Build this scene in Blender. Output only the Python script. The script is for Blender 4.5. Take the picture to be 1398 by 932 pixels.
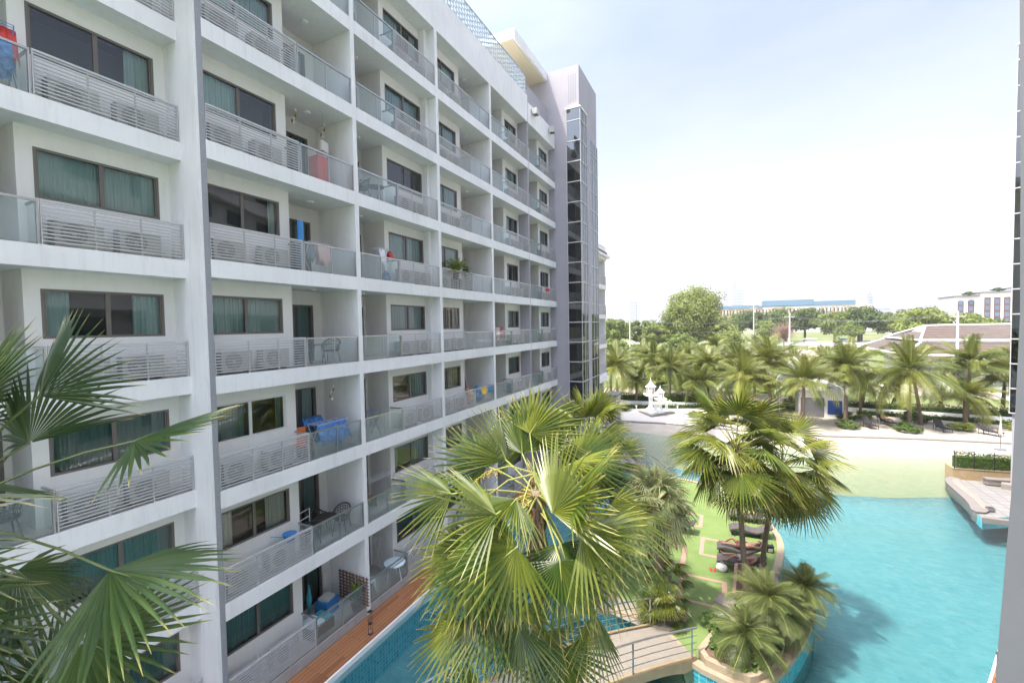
import bpy, bmesh, math, random
from mathutils import Vector, Matrix
PI=math.pi; R=math.radians
rnd=random.Random(7)
for o in list(bpy.data.objects): bpy.data.objects.remove(o)
sc=bpy.context.scene
col=sc.collection
# ---------------------------------------------------------------- camera
EYE=10.5
cam=bpy.data.cameras.new('camera'); camo=bpy.data.objects.new('camera',cam); col.objects.link(camo)
cam.sensor_width=36; cam.sensor_fit='HORIZONTAL'; cam.lens=590.7/1398*36; cam.clip_start=0.05; cam.clip_end=9000
yaw,pit,rol=0.4618,-0.0361,-0.0172
fw=Vector((-math.sin(yaw)*math.cos(pit),math.cos(yaw)*math.cos(pit),math.sin(pit)))
rt=Vector((math.cos(yaw),math.sin(yaw),0)); up=rt.cross(fw)
r2=math.cos(rol)*rt+math.sin(rol)*up; u2=-math.sin(rol)*rt+math.cos(rol)*up
m=Matrix((r2,u2,-fw)).transposed().to_4x4(); m.translation=Vector((0,0,EYE))
camo.matrix_world=m
sc.camera=camo
# ---------------------------------------------------------------- light
SUNV=Vector((-0.30,-0.35,1.0)).normalized()
EL=math.asin(SUNV.z); AZ=math.atan2(SUNV.x,SUNV.y)
w=bpy.data.worlds.new('World'); sc.world=w; w.use_nodes=True
nt=w.node_tree; bg=nt.nodes['Background']; sky=nt.nodes.new('ShaderNodeTexSky')
sky.sky_type='NISHITA'; sky.sun_disc=False; sky.sun_elevation=EL; sky.sun_rotation=AZ
sky.air_density=1.0; sky.dust_density=3.0; sky.ozone_density=1.0; sky.altitude=0
# thin high cloud veil: whitens the sky unevenly, more near the horizon
tc=nt.nodes.new('ShaderNodeTexCoord'); sep=nt.nodes.new('ShaderNodeSeparateXYZ')
nt.links.new(tc.outputs['Generated'],sep.inputs[0])
mp=nt.nodes.new('ShaderNodeMapping'); mp.inputs['Scale'].default_value=(1.5,1.5,4.0)
nt.links.new(tc.outputs['Generated'],mp.inputs[0])
nz=nt.nodes.new('ShaderNodeTexNoise'); nz.inputs['Scale'].default_value=1.6; nz.inputs['Detail'].default_value=5
nt.links.new(mp.outputs[0],nz.inputs['Vector'])
cr=nt.nodes.new('ShaderNodeMapRange'); cr.inputs[1].default_value=0.35; cr.inputs[2].default_value=0.75; cr.inputs[3].default_value=0.20; cr.inputs[4].default_value=0.46
nt.links.new(nz.outputs['Fac'],cr.inputs[0])
hz_=nt.nodes.new('ShaderNodeMapRange'); hz_.inputs[1].default_value=0.0; hz_.inputs[2].default_value=0.45; hz_.inputs[3].default_value=0.5; hz_.inputs[4].default_value=0.0
nt.links.new(sep.outputs[2],hz_.inputs[0]); ad_=nt.nodes.new('ShaderNodeMath'); ad_.operation='ADD'; ad_.use_clamp=True
nt.links.new(cr.outputs[0],ad_.inputs[0]); nt.links.new(hz_.outputs[0],ad_.inputs[1])
mixc=nt.nodes.new('ShaderNodeMix'); mixc.data_type='RGBA'
nt.links.new(ad_.outputs[0],mixc.inputs['Factor']); nt.links.new(sky.outputs[0],mixc.inputs[6]); mixc.inputs[7].default_value=(4.5,4.55,5.0,1)
# bright haze around the (hidden) sun disc
dt=nt.nodes.new('ShaderNodeVectorMath'); dt.operation='DOT_PRODUCT'; nt.links.new(tc.outputs['Generated'],dt.inputs[0]); dt.inputs[1].default_value=tuple(SUNV)
mx0=nt.nodes.new('ShaderNodeMath'); mx0.operation='MAXIMUM'; nt.links.new(dt.outputs['Value'],mx0.inputs[0]); mx0.inputs[1].default_value=0
pw=nt.nodes.new('ShaderNodeMath'); pw.operation='POWER'; nt.links.new(mx0.outputs[0],pw.inputs[0]); pw.inputs[1].default_value=2.5
gl=nt.nodes.new('ShaderNodeMath'); gl.operation='MULTIPLY_ADD'; nt.links.new(pw.outputs[0],gl.inputs[0]); gl.inputs[1].default_value=3.0; gl.inputs[2].default_value=1.0
sv=nt.nodes.new('ShaderNodeVectorMath'); sv.operation='SCALE'; nt.links.new(mixc.outputs[2],sv.inputs[0]); nt.links.new(gl.outputs[0],sv.inputs['Scale'])
nt.links.new(sv.outputs[0],bg.inputs[0]); bg.inputs[1].default_value=0.145
sun=bpy.data.lights.new('sun','SUN'); sun.energy=4.0; sun.angle=R(0.5); sun.color=(1,0.93,0.82)
suno=bpy.data.objects.new('sun',sun); col.objects.link(suno); suno.rotation_euler=SUNV.to_track_quat('Z','Y').to_euler()
sc.view_settings.view_transform='Standard'; sc.view_settings.look='None'; sc.view_settings.gamma=1; sc.view_settings.exposure=0.9
sc.render.engine='CYCLES'
cy=sc.cycles; cy.max_bounces=8; cy.diffuse_bounces=4; cy.transparent_max_bounces=24; cy.glossy_bounces=3; cy.transmission_bounces=6
# ---------------------------------------------------------------- materials
MT={}
def mat(name,color,rough=0.6,spec=0.5,metal=0,noise=None,bump=None,trans=0,coat=0):
    """noise=(scale, amount, color2[, detail])  bump=(scale,strength,dist)"""
    m=bpy.data.materials.new(name); m.use_nodes=True; n=m.node_tree; b=n.nodes['Principled BSDF']
    b.inputs['Base Color'].default_value=(*color,1); b.inputs['Roughness'].default_value=rough; b.inputs['Metallic'].default_value=metal
    b.inputs['Specular IOR Level'].default_value=spec
    g=n.nodes.new('ShaderNodeNewGeometry')
    if noise:
        t=n.nodes.new('ShaderNodeTexNoise'); t.inputs['Scale'].default_value=noise[0]; t.inputs['Detail'].default_value=noise[3] if len(noise)>3 else 6
        t.inputs['Roughness'].default_value=.65
        n.links.new(g.outputs['Position'],t.inputs['Vector'])
        r=n.nodes.new('ShaderNodeMapRange'); r.inputs[1].default_value=.35; r.inputs[2].default_value=.68; r.inputs[3].default_value=0; r.inputs[4].default_value=noise[1]
        n.links.new(t.outputs['Fac'],r.inputs[0])
        x=n.nodes.new('ShaderNodeMix'); x.data_type='RGBA'; x.inputs[6].default_value=(*color,1); x.inputs[7].default_value=(*noise[2],1)
        n.links.new(r.outputs[0],x.inputs['Factor']); n.links.new(x.outputs[2],b.inputs['Base Color'])
    if bump:
        t=n.nodes.new('ShaderNodeTexNoise'); t.inputs['Scale'].default_value=bump[0]; t.inputs['Detail'].default_value=4
        n.links.new(g.outputs['Position'],t.inputs['Vector'])
        p=n.nodes.new('ShaderNodeBump'); p.inputs['Strength'].default_value=bump[1]; p.inputs['Distance'].default_value=bump[2]
        n.links.new(t.outputs['Fac'],p.inputs['Height']); n.links.new(p.outputs[0],b.inputs['Normal'])
    MT[name]=m; return m
def plaster(name,color,dirt):
    m=mat(name,color,.75,.3); n=m.node_tree; b=n.nodes['Principled BSDF']
    g=n.nodes.new('ShaderNodeNewGeometry')
    # vertical rain streaks and broad grime
    mp=n.nodes.new('ShaderNodeMapping'); mp.inputs['Scale'].default_value=(5,5,.55); n.links.new(g.outputs['Position'],mp.inputs[0])
    t=n.nodes.new('ShaderNodeTexNoise'); t.inputs['Scale'].default_value=1.4; t.inputs['Detail'].default_value=7; t.inputs['Roughness'].default_value=.7; n.links.new(mp.outputs[0],t.inputs['Vector'])
    r=n.nodes.new('ShaderNodeMapRange'); r.inputs[1].default_value=.5; r.inputs[2].default_value=.78; r.inputs[3].default_value=0; r.inputs[4].default_value=.42; n.links.new(t.outputs['Fac'],r.inputs[0])
    t2=n.nodes.new('ShaderNodeTexNoise'); t2.inputs['Scale'].default_value=.7; t2.inputs['Detail'].default_value=5; n.links.new(g.outputs['Position'],t2.inputs['Vector'])
    r2_=n.nodes.new('ShaderNodeMapRange'); r2_.inputs[1].default_value=.35; r2_.inputs[2].default_value=.75; r2_.inputs[3].default_value=0; r2_.inputs[4].default_value=.3; n.links.new(t2.outputs['Fac'],r2_.inputs[0])
    a=n.nodes.new('ShaderNodeMath'); a.operation='ADD'; n.links.new(r.outputs[0],a.inputs[0]); n.links.new(r2_.outputs[0],a.inputs[1])
    x=n.nodes.new('ShaderNodeMix'); x.data_type='RGBA'; x.inputs[6].default_value=(*color,1); x.inputs[7].default_value=(*dirt,1)
    n.links.new(a.outputs[0],x.inputs['Factor']); n.links.new(x.outputs[2],b.inputs['Base Color'])
    t3=n.nodes.new('ShaderNodeTexNoise'); t3.inputs['Scale'].default_value=22; t3.inputs['Detail'].default_value=4; n.links.new(g.outputs['Position'],t3.inputs['Vector'])
    p=n.nodes.new('ShaderNodeBump'); p.inputs['Strength'].default_value=.25; p.inputs['Distance'].default_value=.006
    n.links.new(t3.outputs['Fac'],p.inputs['Height']); n.links.new(p.outputs[0],b.inputs['Normal'])
    return m
plaster('white',(.78,.765,.765),(.52,.51,.50))
plaster('wallw',(.72,.70,.675),(.56,.545,.52))
plaster('grey',(.36,.345,.375),(.29,.28,.30))
plaster('towergrey',(.37,.355,.395),(.30,.29,.32))
mat('cream',(.62,.56,.40),.8)
mat('finstrip',(.27,.27,.29),.5)
mat('soffit',(.66,.66,.63),.8)
mat('frame',(.135,.12,.105),.45)
mat('wframe',(.6,.6,.58),.4)
mat('rail',(.47,.465,.47),.45)
mat('lattice',(.30,.36,.40),.5)
mat('steel',(.48,.48,.48),.3,metal=.85)
mat('floor',(.5,.48,.44),.4,noise=(3,.5,(.4,.38,.35)))
mat('room',(.05,.055,.055),.9)  # near-black: darkness of the unlit rooms put into the colour
mat('plinth',(.36,.35,.34),.8,noise=(2,.6,(.25,.24,.23)))
mat('ac',(.44,.44,.42),.5,noise=(4,.4,(.33,.32,.30)))
mat('acgrille',(.27,.27,.27),.5)
mat('black',(.02,.02,.022),.5)
mat('wicker',(.035,.032,.03),.6)
mat('plasticw',(.75,.75,.73),.4)
mat('greyfab',(.16,.165,.18),.8)
mat('red',(.5,.03,.02),.5); mat('orange',(.75,.2,.04),.7); mat('pink',(.6,.4,.36),.8); mat('teal',(.05,.3,.36),.5)
mat('bluepl',(.03,.2,.5),.4); mat('yellow',(.75,.5,.06),.6); mat('woodbr',(.16,.08,.05),.7); mat('purple',(.08,.06,.25),.6)
mat('bluecloth',(.10,.30,.62),.8,noise=(9,1,(.015,.05,.25),3))
mat('darkfab',(.05,.045,.05),.85); mat('lightfab',(.55,.53,.5),.85)
mat('stone',(.25,.225,.20),.8,noise=(3,.6,(.18,.165,.15)))
mat('coping',(.34,.275,.195),.7,noise=(5,.5,(.27,.21,.145)))
mat('greycop',(.20,.18,.17),.75,noise=(4,.5,(.14,.13,.125)))
mat('path',(.27,.24,.205),.8,noise=(3,.5,(.21,.19,.165)))
mat('ochre',(.36,.275,.16),.8,noise=(3,.7,(.27,.19,.10)))
mat('paver',(.42,.25,.2),.8,noise=(8,.5,(.3,.2,.17)))
mat('lawn',(.13,.20,.055),.9,noise=(1.2,.8,(.18,.25,.08)),bump=(60,.5,.01))
mat('soil',(.09,.06,.04),.95,noise=(14,.8,(.2,.14,.1)))
mat('sand',(.42,.38,.32),.95,noise=(.6,.7,(.31,.27,.22)),bump=(9,.6,.04))
mat('sand_depth_tint',(.50,.43,.20),.8,noise=(.35,.6,(.38,.35,.15)))
mat('trunk',(.27,.21,.15),.95,noise=(12,.7,(.14,.11,.08)),bump=(30,.7,.02))
mat('cocotrunk',(.22,.17,.13),.95,noise=(6,.7,(.12,.09,.07)),bump=(20,.6,.02))
mat('bark',(.14,.11,.085),.95)
mat('fiber',(.13,.055,.03),.95,noise=(20,.8,(.25,.15,.08)))
mat('stalk',(.27,.29,.07),.6); mat('stalkdark',(.10,.13,.04),.6)
mat('flower',(.40,.29,.05),.7)
mat('rooftile',(.085,.067,.057),.8,noise=(1.2,.6,(.13,.105,.09)))
mat('whitepaint',(.8,.8,.78),.5)
mat('bluepanel',(.10,.19,.28),.6); mat('terracotta',(.5,.27,.18),.7)
mat('fartower',(.12,.17,.24),.5,noise=(.05,.5,(.09,.13,.2)))
mat('hotelwhite',(.68,.66,.62),.7)
mat('brownwin',(.14,.08,.07),.5); mat('darkglass',(.02,.03,.035),.08)
mat('pole',(.5,.48,.46),.8)
mat('lounge',(.075,.066,.068),.7,noise=(30,.5,(.12,.105,.105)))
mat('loungedark',(.035,.03,.032),.7)
mat('skin',(.27,.15,.10),.55); mat('skin2',(.34,.20,.14),.55); mat('hair',(.02,.012,.01),.6)
mat('shorts',(.35,.36,.4),.85); mat('shorts2',(.12,.05,.04),.85); mat('towel',(.72,.72,.74),.9)
mat('finmetal',(.115,.12,.13),.6,noise=(1.2,.4,(.14,.145,.155)))
mat('whitetable',(.62,.72,.76),.4)
mat('deadtree',(.3,.19,.15),.9)
mat('sign',(.02,.08,.3),.5)

def glassy(name,tint,gloss_rough=.02,ior=1.5,white=0,wcol=(.7,.75,.75)):
    m=bpy.data.materials.new(name); m.use_nodes=True; n=m.node_tree; n.nodes.remove(n.nodes['Principled BSDF'])
    out=n.nodes['Material Output']; t=n.nodes.new('ShaderNodeBsdfTransparent'); t.inputs[0].default_value=(*tint,1)
    g=n.nodes.new('ShaderNodeBsdfGlossy'); g.inputs['Roughness'].default_value=gloss_rough; g.inputs[0].default_value=(.95,.97,.97,1)
    f=n.nodes.new('ShaderNodeFresnel'); f.inputs[0].default_value=ior
    mx=n.nodes.new('ShaderNodeMixShader'); n.links.new(f.outputs[0],mx.inputs[0]); 
    base=t
    if white:
        d=n.nodes.new('ShaderNodeBsdfDiffuse'); d.inputs[0].default_value=(*wcol,1)
        m2=n.nodes.new('ShaderNodeMixShader'); m2.inputs[0].default_value=white; n.links.new(t.outputs[0],m2.inputs[1]); n.links.new(d.outputs[0],m2.inputs[2]); base=m2
    n.links.new(base.outputs[0],mx.inputs[1]); n.links.new(g.outputs[0],mx.inputs[2]); n.links.new(mx.outputs[0],out.inputs[0])
    MT[name]=m; return m,n,mx
glassy('pane',(.82,.88,.88),ior=1.75)
glassy('balglass',(.92,.97,.96),ior=1.45,white=.16,wcol=(.6,.72,.72))
glassy('towerglass',(.25,.31,.33),ior=2.3)

def curtain(name,c):
    m=mat(name,c,.9); n=m.node_tree; b=n.nodes['Principled BSDF']
curtain('curtainteal',(.42,.56,.55)); curtain('curtainpale',(.5,.66,.63)); curtain('curtaingrey',(.13,.13,.14)); curtain('curtainwhite',(.6,.6,.57)); curtain('curtaindeep',(.13,.24,.225))

# leaves: diffuse + translucent with glossy sheen; real yellow-brown dry tips carried in attribute 'tip'
def leafmat(name,c,c2,tipc,rough=.38,spec=.5,trans=.35,tipamt=1):
    m=bpy.data.materials.new(name); m.use_nodes=True; n=m.node_tree; b=n.nodes['Principled BSDF']; out=n.nodes['Material Output']
    at=n.nodes.new('ShaderNodeAttribute'); at.attribute_name='tip'
    oi=n.nodes.new('ShaderNodeObjectInfo'); g=n.nodes.new('ShaderNodeNewGeometry')
    t=n.nodes.new('ShaderNodeTexNoise'); t.inputs['Scale'].default_value=2.5; n.links.new(g.outputs['Position'],t.inputs['Vector'])
    av=n.nodes.new('ShaderNodeAttribute'); av.attribute_name='var'
    a0=n.nodes.new('ShaderNodeMath'); a0.operation='ADD'; n.links.new(t.outputs['Fac'],a0.inputs[0]); n.links.new(av.outputs['Fac'],a0.inputs[1])
    ad=n.nodes.new('ShaderNodeMath'); ad.operation='ADD'; n.links.new(a0.outputs[0],ad.inputs[0]); n.links.new(oi.outputs['Random'],ad.inputs[1])
    r=n.nodes.new('ShaderNodeMapRange'); r.inputs[1].default_value=.5; r.inputs[2].default_value=1.5; n.links.new(ad.outputs[0],r.inputs[0])
    x=n.nodes.new('ShaderNodeMix'); x.data_type='RGBA'; x.inputs[6].default_value=(*c,1); x.inputs[7].default_value=(*c2,1); n.links.new(r.outputs[0],x.inputs['Factor'])
    rt_=n.nodes.new('ShaderNodeMapRange'); rt_.inputs[1].default_value=.72; rt_.inputs[2].default_value=1.0; rt_.inputs[4].default_value=tipamt; n.links.new(at.outputs['Fac'],rt_.inputs[0])
    y=n.nodes.new('ShaderNodeMix'); y.data_type='RGBA'; y.inputs[7].default_value=(*tipc,1); n.links.new(rt_.outputs[0],y.inputs['Factor']); n.links.new(x.outputs[2],y.inputs[6])
    n.links.new(y.outputs[2],b.inputs['Base Color']); b.inputs['Roughness'].default_value=rough; b.inputs['Specular IOR Level'].default_value=spec
    tr=n.nodes.new('ShaderNodeBsdfTranslucent'); n.links.new(y.outputs[2],tr.inputs[0])
    hs=n.nodes.new('ShaderNodeHueSaturation'); hs.inputs['Value'].default_value=1.5; hs.inputs['Hue'].default_value=.485; n.links.new(y.outputs[2],hs.inputs['Color']); n.links.new(hs.outputs[0],tr.inputs[0])
    ms=n.nodes.new('ShaderNodeMixShader'); ms.inputs[0].default_value=trans; n.links.new(b.outputs[0],ms.inputs[1]); n.links.new(tr.outputs[0],ms.inputs[2]); n.links.new(ms.outputs[0],out.inputs[0])
    MT[name]=m
leafmat('fanlight',(.075,.115,.018),(.19,.21,.03),(.55,.45,.15),spec=.45,rough=.38,trans=.24)
leafmat('fan',(.042,.08,.012),(.165,.19,.024),(.55,.45,.15),spec=.55,rough=.36,trans=.22)
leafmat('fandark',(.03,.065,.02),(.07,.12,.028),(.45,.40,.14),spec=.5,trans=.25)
leafmat('fanpale',(.15,.19,.08),(.24,.26,.13),(.5,.42,.22),spec=.4)
leafmat('coco',(.07,.105,.02),(.17,.185,.035),(.42,.36,.12),tipamt=.6,trans=.25)
leafmat('date',(.09,.125,.04),(.15,.18,.065),(.4,.36,.16),tipamt=.5)
leafmat('broad',(.07,.11,.03),(.12,.16,.045),(.1,.14,.04),rough=.6,spec=.25,trans=.25)
leafmat('broadlight',(.13,.18,.04),(.2,.24,.065),(.15,.18,.05),rough=.6,spec=.25,trans=.25)
def depth_tint():  # underwater sand painted darker and greener downward, imitating the water's tint with depth
    m=MT['sand_depth_tint']; n=m.node_tree; b=n.nodes['Principled BSDF']; g=n.nodes.new('ShaderNodeNewGeometry'); s=n.nodes.new('ShaderNodeSeparateXYZ'); n.links.new(g.outputs['Position'],s.inputs[0])
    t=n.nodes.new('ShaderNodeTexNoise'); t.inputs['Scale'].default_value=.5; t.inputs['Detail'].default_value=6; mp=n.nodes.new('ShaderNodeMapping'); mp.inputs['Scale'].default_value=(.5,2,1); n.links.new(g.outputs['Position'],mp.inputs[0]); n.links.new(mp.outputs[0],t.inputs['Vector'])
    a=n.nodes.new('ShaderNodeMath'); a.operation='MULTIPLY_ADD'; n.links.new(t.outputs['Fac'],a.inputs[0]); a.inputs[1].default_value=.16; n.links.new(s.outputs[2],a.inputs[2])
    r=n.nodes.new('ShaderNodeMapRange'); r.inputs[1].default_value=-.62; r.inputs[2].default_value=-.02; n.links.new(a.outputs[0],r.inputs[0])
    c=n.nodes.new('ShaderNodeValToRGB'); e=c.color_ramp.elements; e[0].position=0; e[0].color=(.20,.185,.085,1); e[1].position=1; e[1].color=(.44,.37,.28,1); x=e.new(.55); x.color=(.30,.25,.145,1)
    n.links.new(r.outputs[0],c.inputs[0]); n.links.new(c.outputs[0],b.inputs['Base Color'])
depth_tint()
leafmat('hedge',(.05,.09,.02),(.10,.16,.035),(.1,.15,.04),rough=.6,spec=.25,trans=.2)
leafmat('lime',(.13,.19,.035),(.21,.25,.055),(.3,.33,.07),rough=.6,spec=.25,trans=.2)

def wood():
    m=mat('deck',(.30,.13,.06),.5); n=m.node_tree; b=n.nodes['Principled BSDF']; g=n.nodes.new('ShaderNodeNewGeometry')
    mp=n.nodes.new('ShaderNodeMapping'); mp.inputs['Rotation'].default_value=(0,0,R(90)); n.links.new(g.outputs['Position'],mp.inputs[0])
    br=n.nodes.new('ShaderNodeTexBrick'); br.inputs['Scale'].default_value=1; br.inputs['Brick Width'].default_value=1.6; br.inputs['Row Height'].default_value=.14; br.inputs['Mortar Size'].default_value=.006
    br.inputs['Color1'].default_value=(.34,.15,.065,1); br.inputs['Color2'].default_value=(.22,.085,.035,1); br.inputs['Mortar'].default_value=(.03,.015,.01,1)
    n.links.new(mp.outputs[0],br.inputs['Vector']); n.links.new(br.outputs['Color'],b.inputs['Base Color'])
wood()
def tiles(name,c1,c2,mortar,sz,rough=.25,axis='xy'):
    m=mat(name,c1,rough); n=m.node_tree; b=n.nodes['Principled BSDF']; g=n.nodes.new('ShaderNodeNewGeometry')
    if axis=='wall':   # use x+y along, z up
        s=n.nodes.new('ShaderNodeSeparateXYZ'); n.links.new(g.outputs['Position'],s.inputs[0]); a=n.nodes.new('ShaderNodeMath'); n.links.new(s.outputs[0],a.inputs[0]); n.links.new(s.outputs[1],a.inputs[1])
        c=n.nodes.new('ShaderNodeCombineXYZ'); n.links.new(a.outputs[0],c.inputs[0]); n.links.new(s.outputs[2],c.inputs[1]); src=c.outputs[0]
    else: src=g.outputs['Position']
    br=n.nodes.new('ShaderNodeTexBrick'); br.offset=0; br.inputs['Scale'].default_value=1; br.inputs['Brick Width'].default_value=sz; br.inputs['Row Height'].default_value=sz; br.inputs['Mortar Size'].default_value=sz*.05; br.inputs['Bias'].default_value=.1
    br.inputs['Color1'].default_value=(*c1,1); br.inputs['Color2'].default_value=(*c2,1); br.inputs['Mortar'].default_value=(*mortar,1)
    n.links.new(src,br.inputs['Vector']); n.links.new(br.outputs['Color'],b.inputs['Base Color'])
tiles('pooltile',(.03,.32,.42),(.09,.50,.58),(.45,.6,.62),.14,axis='wall')
tiles('poolfloor',(.085,.21,.235),(.115,.245,.262),(.11,.23,.25),.3)
mat('palepaving',(.52,.49,.45),.8,noise=(2,.5,(.42,.39,.36)))
tiles('terrtile',(.26,.25,.24),(.22,.215,.21),(.14,.135,.13),.6,rough=.5)

def water():
    m,n,mx=glassy('water',(.66,.93,.95),gloss_rough=.03,ior=1.33)
    g=n.nodes.new('ShaderNodeNewGeometry')
    def nz(s,st,rot=0,sc_=(1,1,1)):
        mp=n.nodes.new('ShaderNodeMapping'); mp.inputs['Scale'].default_value=sc_; mp.inputs['Rotation'].default_value=(0,0,rot); n.links.new(g.outputs['Position'],mp.inputs[0])
        t=n.nodes.new('ShaderNodeTexNoise'); t.inputs['Scale'].default_value=s; t.inputs['Detail'].default_value=4; t.inputs['Distortion'].default_value=.6; n.links.new(mp.outputs[0],t.inputs['Vector']); return t
    a=nz(2.2,1,.4,(1,2.6,1)); b=nz(7,1,-.2,(1,2.0,1))
    s=n.nodes.new('ShaderNodeMath'); s.operation='MULTIPLY_ADD'; n.links.new(b.outputs['Fac'],s.inputs[0]); s.inputs[1].default_value=.35; n.links.new(a.outputs['Fac'],s.inputs[2])
    p=n.nodes.new('ShaderNodeBump'); p.inputs['Strength'].default_value=.55; p.inputs['Distance'].default_value=.10; n.links.new(s.outputs[0],p.inputs['Height'])
    for nd in n.nodes:
        if nd.type in('BSDF_GLOSSY','FRESNEL'): n.links.new(p.outputs[0],nd.inputs['Normal'])
    # ripple refraction painted in: light and dark wrinkles put into the transparent tint
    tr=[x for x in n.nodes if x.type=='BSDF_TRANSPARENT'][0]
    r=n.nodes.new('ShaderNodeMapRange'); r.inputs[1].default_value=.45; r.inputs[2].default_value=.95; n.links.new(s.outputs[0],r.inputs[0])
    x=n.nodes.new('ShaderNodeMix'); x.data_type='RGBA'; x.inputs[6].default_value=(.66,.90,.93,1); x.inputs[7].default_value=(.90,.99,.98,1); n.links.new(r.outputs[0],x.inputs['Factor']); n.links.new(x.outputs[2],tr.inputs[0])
water()
def groundmat():
    m=mat('ground',(.1,.15,.04),.95); n=m.node_tree; b=n.nodes['Principled BSDF']; g=n.nodes.new('ShaderNodeNewGeometry')
    def N(s,d=6):
        t=n.nodes.new('ShaderNodeTexNoise'); t.inputs['Scale'].default_value=s; t.inputs['Detail'].default_value=d; n.links.new(g.outputs['Position'],t.inputs['Vector']); return t
    a=N(.03); r=n.nodes.new('ShaderNodeMapRange'); r.inputs[1].default_value=.56; r.inputs[2].default_value=.61; n.links.new(a.outputs['Fac'],r.inputs[0])
    c=N(.5); gx=n.nodes.new('ShaderNodeMix'); gx.data_type='RGBA'; gx.inputs[6].default_value=(.085,.125,.03,1); gx.inputs[7].default_value=(.15,.17,.055,1); n.links.new(c.outputs['Fac'],gx.inputs['Factor'])
    x=n.nodes.new('ShaderNodeMix'); x.data_type='RGBA'; n.links.new(gx.outputs[2],x.inputs[6]); x.inputs[7].default_value=(.25,.195,.135,1); n.links.new(r.outputs[0],x.inputs['Factor']); n.links.new(x.outputs[2],b.inputs['Base Color'])
groundmat()
mat('road',(.27,.22,.165),.9,noise=(.2,.6,(.21,.17,.13)))

# ---------------------------------------------------------------- helpers
class MB:
    def __init__(s): s.v=[]; s.f=[]; s.mi=[]; s.mats=[]; s.tip=None; s.var=None; s.smooth=False
    def m(s,name):
        if name not in s.mats: s.mats.append(name)
        return s.mats.index(name)
    def face(s,idx,mi=0): s.f.append(idx); s.mi.append(mi)
    def box(s,x0,x1,y0,y1,z0,z1,mi=0):
        b=len(s.v); s.v+=[(x,y,z) for z in(z0,z1) for y in(y0,y1) for x in(x0,x1)]
        for q in((0,2,3,1),(4,5,7,6),(0,1,5,4),(2,6,7,3),(0,4,6,2),(1,3,7,5)): s.face([b+i for i in q],mi)
        return s
    def quad(s,a,b,c,d,mi=0):
        n=len(s.v); s.v+=[tuple(a),tuple(b),tuple(c),tuple(d)]; s.face([n,n+1,n+2,n+3],mi); return s
    def tube(s,pts,r,n=6,mi=0,cap=True):
        pts=[Vector(p) for p in pts]; rr=r if isinstance(r,(list,tuple)) else [r]*len(pts); rings=[]
        for i,p in enumerate(pts):
            d=(pts[min(i+1,len(pts)-1)]-pts[max(i-1,0)]).normalized()
            a=Vector((0,0,1)) if abs(d.z)<.9 else Vector((1,0,0))
            x=d.cross(a).normalized(); y=d.cross(x)
            b=len(s.v); rings.append(b)
            for k in range(n):
                t=2*PI*k/n; s.v.append(tuple(p+(x*math.cos(t)+y*math.sin(t))*rr[i]))
        for i in range(len(pts)-1):
            a,b=rings[i],rings[i+1]
            for k in range(n): s.face([a+k,a+(k+1)%n,b+(k+1)%n,b+k],mi)
        if cap:
            s.face([rings[0]+k for k in range(n)][::-1],mi); s.face([rings[-1]+k for k in range(n)],mi)
        return s
    def prism(s,poly,z0,z1,mi=0,side=None):
        n=len(poly); b=len(s.v); s.v+=[(x,y,z0) for x,y in poly]+[(x,y,z1) for x,y in poly]
        si=mi if side is None else side
        for i in range(n): s.face([b+i,b+(i+1)%n,b+n+(i+1)%n,b+n+i],si)
        s.face([b+n+i for i in range(n)],mi); s.face([b+i for i in range(n)][::-1],mi); return s
    def lathe(s,prof,c=(0,0,0),n=16,mi=0):
        b=len(s.v)
        for r,z in prof:
            for k in range(n): s.v.append((c[0]+r*math.cos(2*PI*k/n),c[1]+r*math.sin(2*PI*k/n),c[2]+z))
        for i in range(len(prof)-1):
            for k in range(n): s.face([b+i*n+k,b+i*n+(k+1)%n,b+(i+1)*n+(k+1)%n,b+(i+1)*n+k],mi)
        s.face([b+k for k in range(n)][::-1],mi); s.face([b+(len(prof)-1)*n+k for k in range(n)],mi); return s
    def sheet(s,P,mi=0):
        h,w=len(P),len(P[0]); b=len(s.v)
        for row in P: s.v+=[tuple(p) for p in row]
        for i in range(h-1):
            for j in range(w-1): s.face([b+i*w+j,b+i*w+j+1,b+(i+1)*w+j+1,b+(i+1)*w+j],mi)
        return s
    def mesh(s,name,mats=None):
        me=bpy.data.meshes.new(name); me.from_pydata(s.v,[],s.f)
        for k in (mats if mats is not None else (s.mats or ['white'])): me.materials.append(MT[k])
        if any(s.mi): me.polygons.foreach_set('material_index',s.mi)
        if s.smooth: me.polygons.foreach_set('use_smooth',[True]*len(me.polygons))
        if s.tip:
            a=me.attributes.new('tip','FLOAT','POINT'); a.data.foreach_set('value',s.tip+[0]*(len(s.v)-len(s.tip)))
        if s.var:
            a=me.attributes.new('var','FLOAT','POINT'); a.data.foreach_set('value',s.var+[0]*(len(s.v)-len(s.var)))
        me.update(); return me
    def build(s,name,mats,parent=None,loc=(0,0,0),bevel=0):
        me=s.mesh(name,[mats] if isinstance(mats,str) else mats)
        o=ob(name,me,parent,loc)
        if bevel:
            b=o.modifiers.new('bevel','BEVEL'); b.width=bevel; b.segments=2; b.limit_method='ANGLE'
        return o
def ob(name,me,parent=None,loc=(0,0,0),rot=(0,0,0),scale=None):
    o=bpy.data.objects.new(name,me); col.objects.link(o); o.location=loc; o.rotation_euler=rot
    if scale: o.scale=(scale,)*3 if not isinstance(scale,(tuple,list)) else scale
    if parent: o.parent=parent
    return o
def thing(name,label,cat,loc=(0,0,0),rz=0,group=None):
    o=ob(name,None,None,loc,(0,0,rz)); return tag(o,label,cat,group)
def tag(o,label,cat,group=None):
    o['label']=label; o['category']=cat
    if group: o['group']=group
    return o
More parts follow.
